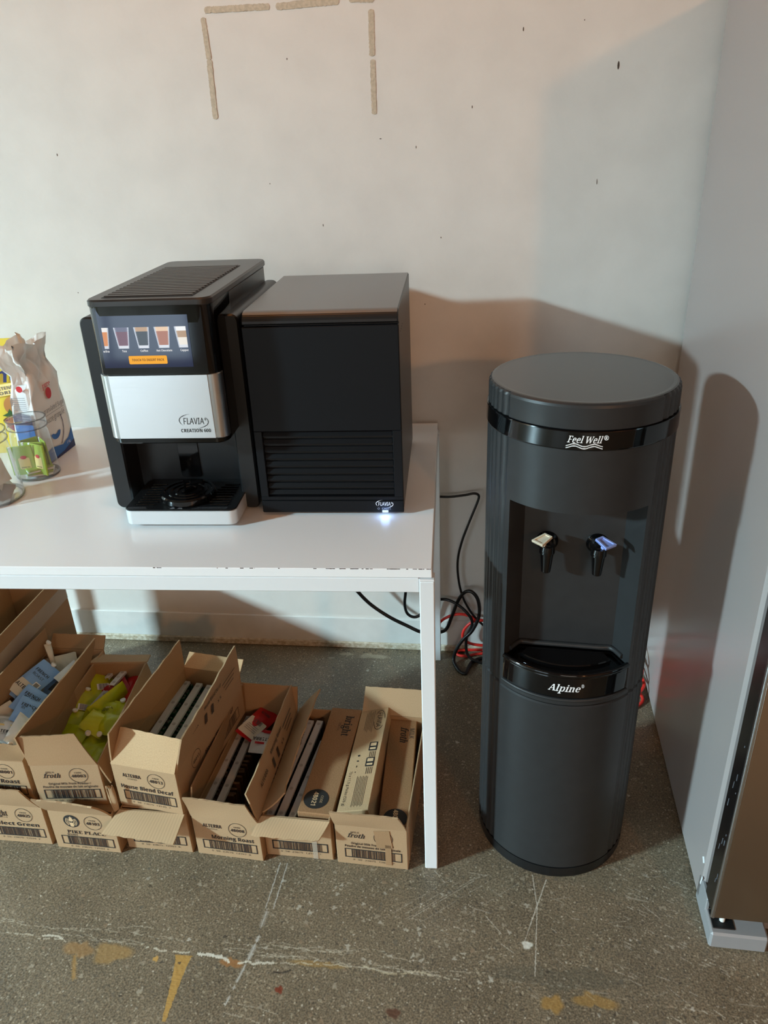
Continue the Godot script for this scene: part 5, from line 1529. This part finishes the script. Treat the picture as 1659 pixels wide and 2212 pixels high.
	row("decaf_sachet", "dark green sachet hanging edge-on from a white rail in the decaf carton", "dark green sachets hanging in the decaf carton", V(-0.609, 0, 0.450), V(-0.632, 0, 0.740), 0.1225, 0.1945, 24, M.dark_foil, M.green_foil)
	row("decaf_sachet", "dark green sachet hanging edge-on from a white rail in the decaf carton", "dark green sachets hanging in the decaf carton", V(-0.577, 0, 0.456), V(-0.597, 0, 0.744), 0.1225, 0.1945, 24, M.dark_foil, M.green_foil, 0.028)
	# morning coffee carton
	rail("white rail along the left wall of the morning coffee carton, under the red sachet", V(-0.499, 0.096, 0.440), V(-0.517, 0.096, 0.752))
	rail("second white rail of the morning coffee carton, beside the striped brown sachets", V(-0.473, 0.096, 0.452), V(-0.487, 0.096, 0.754))
	row("brown_sachet", "brown and gold sachet hanging edge-on in the morning coffee carton", "brown sachets hanging in the morning coffee carton", V(-0.498, 0, 0.446), V(-0.513, 0, 0.748), 0.0045, 0.0900, 20, M.dark_foil, M.brown_foil, 0.020)
	row("brown_sachet", "brown and gold sachet hanging edge-on in the morning coffee carton", "brown sachets hanging in the morning coffee carton", V(-0.468, 0, 0.456), V(-0.480, 0, 0.750), 0.0045, 0.0900, 20, M.brown_foil, M.brown_foil, 0.032)
	row("dark_sachet", "dark sachet standing edge-on under the leaning flaps of the morning coffee carton", "dark sachets beside the brown ones", V(-0.412, 0, 0.50), V(-0.418, 0, 0.75), 0.0045, 0.078, 13, M.dark_foil, M.grey_foil, 0.05)
	var T := "sachets lying on top in the morning coffee carton"
	sachet("red_card_sachet", "red and cream sachet with a barcode lying across the white rails", T, V(-0.435, 0.116, 0.440), V(-0.046, -0.002, 0.092), 0.106, 0.052, M.red_foil, "red card", 0.0, 0.0, 0, 51)
	sachet("white_red_sachet", "white sachet with red bands and upside-down black lettering below the red one", T, V(-0.432, 0.103, 0.575), V(-0.004, 0.002, -0.07), 0.078, 0.056, M.white_foil, "white red", 0.0, 0.0, 0, 52)
	sachet("dark_top_sachet", "dark grey sachet at the back of the morning coffee carton behind the red one", T, V(-0.445, 0.100, 0.415), V(0.05, 0, 0.01), 0.07, 0.045, M.dark_foil, "", 0.0, 0.0, 0, 53)
	# tea carton
	rail("white rail half hidden under the leaning printed flap, beside the tea box", V(-0.333, 0.1, 0.450), V(-0.365, 0.1, 0.757))
	rail("middle white rail between the leaning flap and the tea box", V(-0.309, 0.1, 0.450), V(-0.341, 0.1, 0.757))
	rail("white rail with a bright stud squeezed against the long tea box", V(-0.288, 0.1, 0.52), V(-0.315, 0.1, 0.757), 0.015)
	row("tea_sachet", "near-black sachet hanging edge-on from a rail in the tea carton", "sachets hanging in the tea carton", V(-0.333, 0, 0.456), V(-0.362, 0, 0.752), 0.0045, 0.094, 18, M.dark_foil, M.dark_foil, 0.015)
	row("tea_sachet", "near-black sachet hanging edge-on from a rail in the tea carton", "sachets hanging in the tea carton", V(-0.309, 0, 0.456), V(-0.339, 0, 0.752), 0.0045, 0.094, 18, M.dark_foil, M.dark_foil, 0.015)

# ---------------------------------------------------------------- bag, pouch and jars on the table
func loft(rings: Array, cap_bottom := true) -> ArrayMesh:
	var g := Geo.new()
	var n: int = rings[0].size()
	g.smooth(1)
	for k in rings.size() - 1:
		for i in n:
			var j := (i + 1) % n
			g.quad(rings[k][i], rings[k][j], rings[k + 1][j], rings[k + 1][i])
	g.smooth(-1)
	if cap_bottom:
		for i in range(1, n - 1):
			g.tri(rings[0][0], rings[0][i + 1], rings[0][i])
	return g.done()

func counter_things() -> void:
	# sugar bag: broad face towards +x, narrow gusset towards the room, open crumpled top
	var o := thing("sugar_bag", "open white paper sugar bag with a blue foot and red print, behind the jars", "paper bag", V(-0.964, 0.7402, 0.275))
	var rings := []
	# height, half depth (x), z back, z front
	var prof := [[0.0, 0.0275, -0.074, 0.072], [0.004, 0.0285, -0.075, 0.073], [0.03, 0.0285, -0.074, 0.072], [0.08, 0.0285, -0.076, 0.068], [0.12, 0.027, -0.074, 0.064], [0.16, 0.0255, -0.070, 0.058], [0.19, 0.024, -0.069, 0.050], [0.212, 0.021, -0.066, 0.046], [0.232, 0.020, -0.056, 0.060], [0.25, 0.022, -0.048, 0.076], [0.268, 0.027, -0.048, 0.082], [0.285, 0.034, -0.050, 0.082]]
	var per := 44
	for p in prof:
		var ringp := []
		for i in per:
			var t := float(i) / per * 4.0
			var e := int(t)
			var f := t - e
			var q: Vector2 = [Vector2(p[1], lerpf(p[3], p[2], f)), Vector2(lerpf(p[1], -p[1], f), p[2]), Vector2(-p[1], lerpf(p[2], p[3], f)), Vector2(lerpf(-p[1], p[1], f), p[3])][e]
			var k: float = clampf((p[0] - 0.10) / 0.12, 0.0, 1.0)
			var wob := k * 0.0055 * sin(i * 1.7 + p[0] * 60.0) + k * 0.004 * sin(i * 0.9 - p[0] * 95.0)
			var gus := 0.0
			if e == 3 or e == 1:
				gus = -sin(PI * f) * (0.006 + 0.016 * k) * (1.0 if e == 3 else -1.0)
			var hy: float = p[0] + (0.008 * sin(i * 0.57 + 1.0) if p[0] > 0.28 else 0.0)
			ringp.append(V(q.x + (wob if e % 2 == 0 else 0.0), hy, q.y + gus + (wob if e % 2 == 1 else 0.0)))
		rings.append(ringp)
	part("bag_wall", loft(rings), M.paper, o)
	part("sugar", bx(V(0, 0.10, 0), V(0.042, 0.18, 0.105), 0.01), M.white_print, o)
	var FB := Basis(V(0, 0, -1), V(0, 1, 0), V(1, 0, 0))
	var fx := 0.0300
	poly(o, "printed_foot", PackedVector2Array([Vector2(-0.070, 0.002), Vector2(0.072, 0.002), Vector2(0.072, 0.05), Vector2(0.05, 0.032), Vector2(0.02, 0.024), Vector2(-0.03, 0.034), Vector2(-0.070, 0.028)]), V(fx, 0, 0), FB, M.blue_print)
	poly(o, "printed_foot", PackedVector2Array([Vector2(-0.070, 0.001), Vector2(0.072, 0.001), Vector2(0.072, 0.02), Vector2(0.02, 0.008), Vector2(-0.070, 0.004)]), V(fx + 0.0004, 0, 0), FB, M.navy)
	poly(o, "printed_bowl", arc_pts(0.016, 0.010, 0.012, PI, TAU, 16), V(fx, 0.062, 0.0), FB, M.blue_print)
	poly(o, "printed_spoon", arc_pts(0.07, 0.06, 0.0022, -0.9, 0.35, 20), V(fx + 0.0003, 0.075, 0.03), FB, M.navy)
	text(o, "granulated Sugar", 0, V(fx, 0.121, -0.018), FB, 0.011, 0.095, M.grey_print, 0.1)
	text(o, "sucre granulé", 0, V(fx, 0.098, -0.014), FB, 0.013, 0.086, M.grey_print, 0.1)
	poly(o, "print_line", rrect(0.09, 0.0008, 0.0002, 1), V(fx, 0.110, -0.016), FB, M.grey_print)
	text(o, "pure", 3, V(fx - 0.001, 0.178, -0.008), FB, 0.012, 0.034, M.red_print, 0.15)
	poly(o, "red_oval", disc_pts(0.0125, 0.0135), V(fx - 0.001, 0.157, -0.010), FB, M.red_print)
	text(o, "2 kg", 0, V(fx + 0.0006, 0.022, -0.045), FB, 0.006, 0.016, M.white_print)
	var GB := Basis()
	var gz := 0.0705
	poly(o, "printed_foot", PackedVector2Array([Vector2(-0.022, 0.105), Vector2(0.021, 0.105), Vector2(0.021, 0.128), Vector2(-0.002, 0.133), Vector2(-0.022, 0.128)]), V(0, 0, gz), GB, M.navy)
	poly(o, "printed_foot", rrect(0.044, 0.055, 0.001, 1), V(-0.0005, 0.077, gz), GB, M.blue_print)
	for k in 7:
		poly(o, "print_line", rrect(0.032, 0.0011, 0.0002, 1), V(-0.001, 0.140 + k * 0.0046, gz - 0.004), GB, M.grey_print)
	poly(o, "red_oval", disc_pts(0.0075, 0.0075), V(0.002, 0.186, gz - 0.012), GB, M.red_print)
	# sweetener pouch behind it
	var y := thing("sweetener_pouch", "yellow stand-up pouch picturing a strawberry and biscuit, behind the sugar bag at the frame edge", "pouch", V(-1.105, 0.7402, 0.225), 0.18)
	var yr := []
	for p in [[0.0, 0.085, 0.032], [0.01, 0.088, 0.034], [0.08, 0.088, 0.030], [0.16, 0.087, 0.022], [0.22, 0.086, 0.012], [0.262, 0.085, 0.0025], [0.275, 0.085, 0.0015]]:
		var ringp := []
		for i in 32:
			var a := -TAU * i / 32.0
			ringp.append(V(signf(cos(a)) * pow(absf(cos(a)), 0.55) * p[1], p[0], signf(sin(a)) * pow(absf(sin(a)), 0.75) * p[2]))
		ringp.reverse()
		ringp.reverse()
		yr.append(ringp)
	part("pouch_wall", loft(yr), M.yellow_bag, y)
	text(y, "blend", 1, V(0.018, 0.192, 0.0205), Basis(Vector3.RIGHT, -0.12), 0.036, 0.135, M.navy, 0.2)
	poly(y, "label_patch", rrect(0.14, 0.028, 0.001, 1), V(0.012, 0.154, 0.0262), Basis(Vector3.BACK, 0.12) * Basis(Vector3.RIGHT, -0.10), M.pale_yellow)
	text(y, "CALORIE SWEETENER", 1, V(0.012, 0.158, 0.0268), Basis(Vector3.BACK, 0.12) * Basis(Vector3.RIGHT, -0.10), 0.0075, 0.12, M.mono)
	text(y, "SANS CALORIES", 1, V(0.014, 0.147, 0.0278), Basis(Vector3.BACK, 0.12) * Basis(Vector3.RIGHT, -0.10), 0.0075, 0.12, M.mono)
	poly(y, "printed_biscuit", disc_pts(0.022, 0.024), V(0.055, 0.118, 0.0305), Basis(), M.cookie)
	poly(y, "printed_berry", PackedVector2Array([Vector2(-0.024, 0.012), Vector2(0, 0.020), Vector2(0.024, 0.012), Vector2(0.02, -0.008), Vector2(0, -0.026), Vector2(-0.02, -0.008)]), V(0.05, 0.075, 0.033), Basis(), M.berry)
	poly(y, "printed_leaf", PackedVector2Array([Vector2(-0.02, 0.006), Vector2(0, 0.0), Vector2(0.02, 0.008), Vector2(0.006, 0.012), Vector2(0.0, 0.022), Vector2(-0.006, 0.012)]), V(0.045, 0.09, 0.0335), Basis(), M.leaf)
	# jars
	jar("glass jar of green tea sachets in front of the sugar bag", V(-0.934, 0.7402, 0.382), 0.047, 0.040, 0.138)
	jar("larger glass jar with a white sticker at the frame edge, nearest the table front", V(-0.972, 0.7402, 0.515), 0.069, 0.060, 0.152, true)
	var G := "green tea sachets in the glass jar"
	var spots := [[-0.018, 0.020, 0.35, 0.1, "front of the jar, turned to the machine"], [0.016, 0.018, -0.4, -0.05, "front of the jar with a red dot"], [0.0, -0.005, 0.1, 0.1, "middle of the jar"], [-0.02, -0.02, 0.9, 0.0, "back of the jar by the bag"], [0.02, -0.018, -0.8, 0.05, "back of the jar by the wall"]]
	for k in spots.size():
		var s: Array = spots[k]
		var t := thing("tea_sachet_packet", "green and white tea sachet standing at the " + s[4], "tea sachet", V(-0.934 + s[0], 0.746, 0.382 + s[1]), s[2], G)
		t.rotate_object_local(Vector3.RIGHT, s[3])
		var body := part("packet", bx(V(0, 0.037, 0), V(0.052 if k < 3 else 0.044, 0.072, 0.004), 0.0015), M.tea_green, t)
		part("white_edge", bx(V(-0.02, 0.037, 0.0004), V(0.007, 0.0724, 0.0042), 0.0012), M.white_print, body)
		poly(body, "label_patch", rrect(0.024, 0.028, 0.003, 3), V(0.004, 0.03, 0.0026), Basis(), M.pale_yellow)
		poly(body, "red_dot", disc_pts(0.0065, 0.0045), V(0.004, 0.045, 0.0029), Basis(), M.red_print)
		text(body, "GREEN TEA", 1, V(0.004, 0.020, 0.0029), Basis(), 0.003, 0.018, M.leaf)
	for k in 4:
		var t := thing("tea_sachet_packet", "green and white tea sachet lying flat at the bottom of the tea jar", "tea sachet", V(-0.928, 0.7465 + 0.0, 0.402), 0.4 + 0.15 * k, "flat green tea sachets at the jar bottom")
		t.position = V(-0.926 - 0.002 * k, 0.745 + 0.0045 * k, 0.384)
		part("packet", bx(V(0, 0.002, 0), V(0.056, 0.004, 0.05), 0.0012), M.tea_green if k % 2 else M.white_foil, t)
	for k in 7:
		var t := thing("grey_tea_sachet", "grey-brown paper tea sachet heaped in the larger jar", "tea sachet", V(-0.972 + [0.03, -0.02, 0.025, 0.0, -0.03, 0.032, 0.01][k], 0.750 + 0.012 * k, 0.515 + [0.02, 0.025, -0.015, 0.03, -0.01, 0.012, 0.03][k]), 0.9 * k, "grey tea sachets in the larger jar")
		t.rotate_object_local(Vector3.RIGHT, -0.9 + 0.25 * k)
		part("packet", pillow(0.062, 0.066, 0.005, 100 + k), [M.grey_foil, M.mono, M.beige_foil][k % 3], t)

func jar(label: String, at: Vector3, r0: float, r1: float, h: float, sticker := false) -> void:
	var j := thing("glass_jar", label, "jar", at, 0.0, "glass jars on the table")
	var body := part("jar_wall", Geo.new().lathe([Vector2(0.0, 0.001), Vector2(r0 - 0.004, 0.001), Vector2(r0, 0.004), Vector2(r0, 0.01), Vector2(lerpf(r0, r1, 0.55), h * 0.6), Vector2(r1 + 0.001, h - 0.034), Vector2(r1 - 0.002, h - 0.028), Vector2(r1 - 0.002, h - 0.022)], 56).done(), M.glass, j)
	part("jar_base", Geo.new().lathe([Vector2(r0 - 0.006, 0.0005), Vector2(r0 + 0.0006, 0.002), Vector2(r0 + 0.0008, 0.005), Vector2(r0 - 0.002, 0.006)], 56).done(), M.glass_rim, body)
	var lid := part("lid", Geo.new().lathe([Vector2(r1 - 0.002, h - 0.022), Vector2(r1 + 0.002, h - 0.021), Vector2(r1 + 0.003, h - 0.012), Vector2(r1 + 0.002, h - 0.004), Vector2(r1 - 0.001, h - 0.0015), Vector2(r1 - 0.008, h - 0.001), Vector2(0.0, h - 0.002)], 56).done(), M.glass, j)
	for y in [h - 0.0215, h - 0.002]:
		part("lid_rim", Geo.new().lathe([Vector2(r1 + 0.0015, y - 0.0012), Vector2(r1 + 0.0038, y - 0.0008), Vector2(r1 + 0.0038, y + 0.0008), Vector2(r1 + 0.0015, y + 0.0012)], 56).done(), M.glass_rim, lid)
	if sticker:
		var f := func(u: float, v: float) -> Vector3:
			var a := lerpf(-0.1, 0.72, u)
			var rr := lerpf(r0, r1, 0.5) + 0.0012
			return V(sin(a) * rr, lerpf(0.072, 0.098, v), cos(a) * rr)
		part("sticker", Geo.new().sheet(f, 10, 2, 0.0003).done(), M.white_print, j)

# ---------------------------------------------------------------- cords
func cord(called: String, label: String, pts: Array, r: float, m: Material, group := "") -> void:
	var o := part(called, Geo.new().tube(pts, r, 10).done(), m)
	tag(o, label, "cord", group)

func cords() -> void:
	cord("power_cord", "thin black cord curving out from behind the table top and down beside the cooler", [V(-0.20, 0.60, 0.02), V(-0.11, 0.535, 0.022), V(-0.017, 0.527, 0.028), V(0.037, 0.533, 0.03), V(0.066, 0.539, 0.03), V(0.079, 0.533, 0.03), V(0.076, 0.513, 0.03), V(0.056, 0.456, 0.03), V(0.035, 0.391, 0.03), V(0.024, 0.332, 0.03), V(0.026, 0.271, 0.03), V(0.039, 0.209, 0.03), V(0.066, 0.154, 0.03), V(0.105, 0.108, 0.03), V(0.17, 0.05, 0.03), V(0.24, 0.012, 0.05)], 0.0034, M.cord_black)
	cord("power_cord", "thick black cord sagging under the table and looping on the floor by the cooler", [V(-0.35, 0.40, 0.05), V(-0.30, 0.29, 0.058), V(-0.265, 0.242, 0.06), V(-0.227, 0.196, 0.06), V(-0.174, 0.154, 0.06), V(-0.121, 0.124, 0.06), V(-0.081, 0.104, 0.06), V(-0.045, 0.085, 0.035), V(-0.011, 0.095, 0.032), V(0.007, 0.141, 0.03), V(0.026, 0.198, 0.03), V(0.046, 0.230, 0.035), V(0.066, 0.233, 0.04), V(0.083, 0.208, 0.045), V(0.086, 0.160, 0.05), V(0.067, 0.111, 0.055), V(0.042, 0.080, 0.055), V(0.022, 0.045, 0.058), V(0.014, 0.012, 0.066), V(0.029, 0.0055, 0.105), V(0.049, 0.0055, 0.119), V(0.058, 0.006, 0.092), V(0.071, 0.006, 0.062), V(0.11, 0.006, 0.04), V(0.2, 0.006, 0.04)], 0.0052, M.cord_black)
	cord("power_cord", "black cord hanging in a short loop under the table and on past the rear leg", [V(-0.12, 0.40, 0.03), V(-0.123, 0.28, 0.038), V(-0.125, 0.232, 0.04), V(-0.129, 0.186, 0.04), V(-0.122, 0.154, 0.04), V(-0.102, 0.142, 0.04), V(-0.081, 0.151, 0.035), V(-0.045, 0.185, 0.022), V(-0.014, 0.195, 0.022), V(0.020, 0.186, 0.03), V(0.053, 0.160, 0.04), V(0.067, 0.128, 0.045), V(0.05, 0.075, 0.05), V(0.06, 0.02, 0.06), V(0.12, 0.006, 0.075), V(0.2, 0.006, 0.08)], 0.0044, M.cord_black)
	# coiled red extension lead behind the cooler, showing at both sides of it
	var pts := [V(-0.03, 0.115, 0.028), V(-0.014, 0.132, 0.028), V(0.019, 0.148, 0.028), V(0.053, 0.146, 0.028), V(0.096, 0.131, 0.03), V(0.25, 0.12, 0.035), V(0.46, 0.118, 0.06), V(0.527, 0.112, 0.13), V(0.49, 0.10, 0.18), V(0.40, 0.10, 0.10), V(0.25, 0.11, 0.04), V(0.105, 0.132, 0.034), V(0.067, 0.128, 0.036), V(0.042, 0.097, 0.038), V(0.046, 0.064, 0.038), V(0.096, 0.048, 0.038), V(0.25, 0.05, 0.03), V(0.46, 0.08, 0.07), V(0.530, 0.078, 0.15), V(0.49, 0.06, 0.20), V(0.38, 0.045, 0.07), V(0.25, 0.025, 0.03), V(0.095, 0.006, 0.022), V(0.054, 0.0055, 0.036), V(0.026, 0.0055, 0.032), V(0.024, 0.006, 0.016), V(0.06, 0.012, 0.014), V(0.25, 0.02, 0.02), V(0.46, 0.05, 0.08), V(0.535, 0.045, 0.17), V(0.49, 0.03, 0.21), V(0.38, 0.012, 0.07), V(0.30, 0.006, 0.04), V(0.46, 0.02, 0.09), V(0.532, 0.006, 0.19), V(0.50, 0.0055, 0.24)]
	cord("extension_lead", "orange-red extension lead looped on the floor behind the water cooler", pts, 0.0042, M.cord_red)

# ---------------------------------------------------------------- lamps
func lamp(label: String, at: Vector3, e: float, r: float, c: Color) -> void:
	var o := thing("pendant_lamp", label, "lamp", at, 0.0, "warm pendant lamps")
	part("bulb", Geo.new().lathe([Vector2(0, -r), Vector2(r * 0.5, -r * 0.87), Vector2(r * 0.87, -r * 0.5), Vector2(r, 0), Vector2(r * 0.87, r * 0.5), Vector2(r * 0.5, r * 0.87), Vector2(r * 0.35, r * 1.3), Vector2(0, r * 1.3)], 24).done(), M.bulb, o)
	part("socket", Geo.new().lathe([Vector2(0, r * 1.25), Vector2(r * 0.42, r * 1.25), Vector2(r * 0.42, r * 2.3), Vector2(0.004, r * 2.6), Vector2(0.004, 5.19 - at.y), Vector2(0, 5.19 - at.y)], 16).done(), M.brass, o)
	var l := OmniLight3D.new()
	l.name = "bulb_light"
	l.light_color = c
	l.light_energy = e
	l.light_size = r
	l.omni_range = 20.0
	l.omni_attenuation = 2.0
	l.shadow_enabled = true
	o.add_child(l)

func lamps() -> void:
	lamp("warm pendant lamp near the wall high above the scraped paint marks", V(-0.50, 2.55, 0.62), 0.21, 0.07, Color(1.0, 0.66, 0.37))
	lamp("warm pendant lamp hanging in the room ahead of the fridge", V(1.9, 2.30, 4.8), 2.9, 0.09, Color(1.0, 0.72, 0.47))
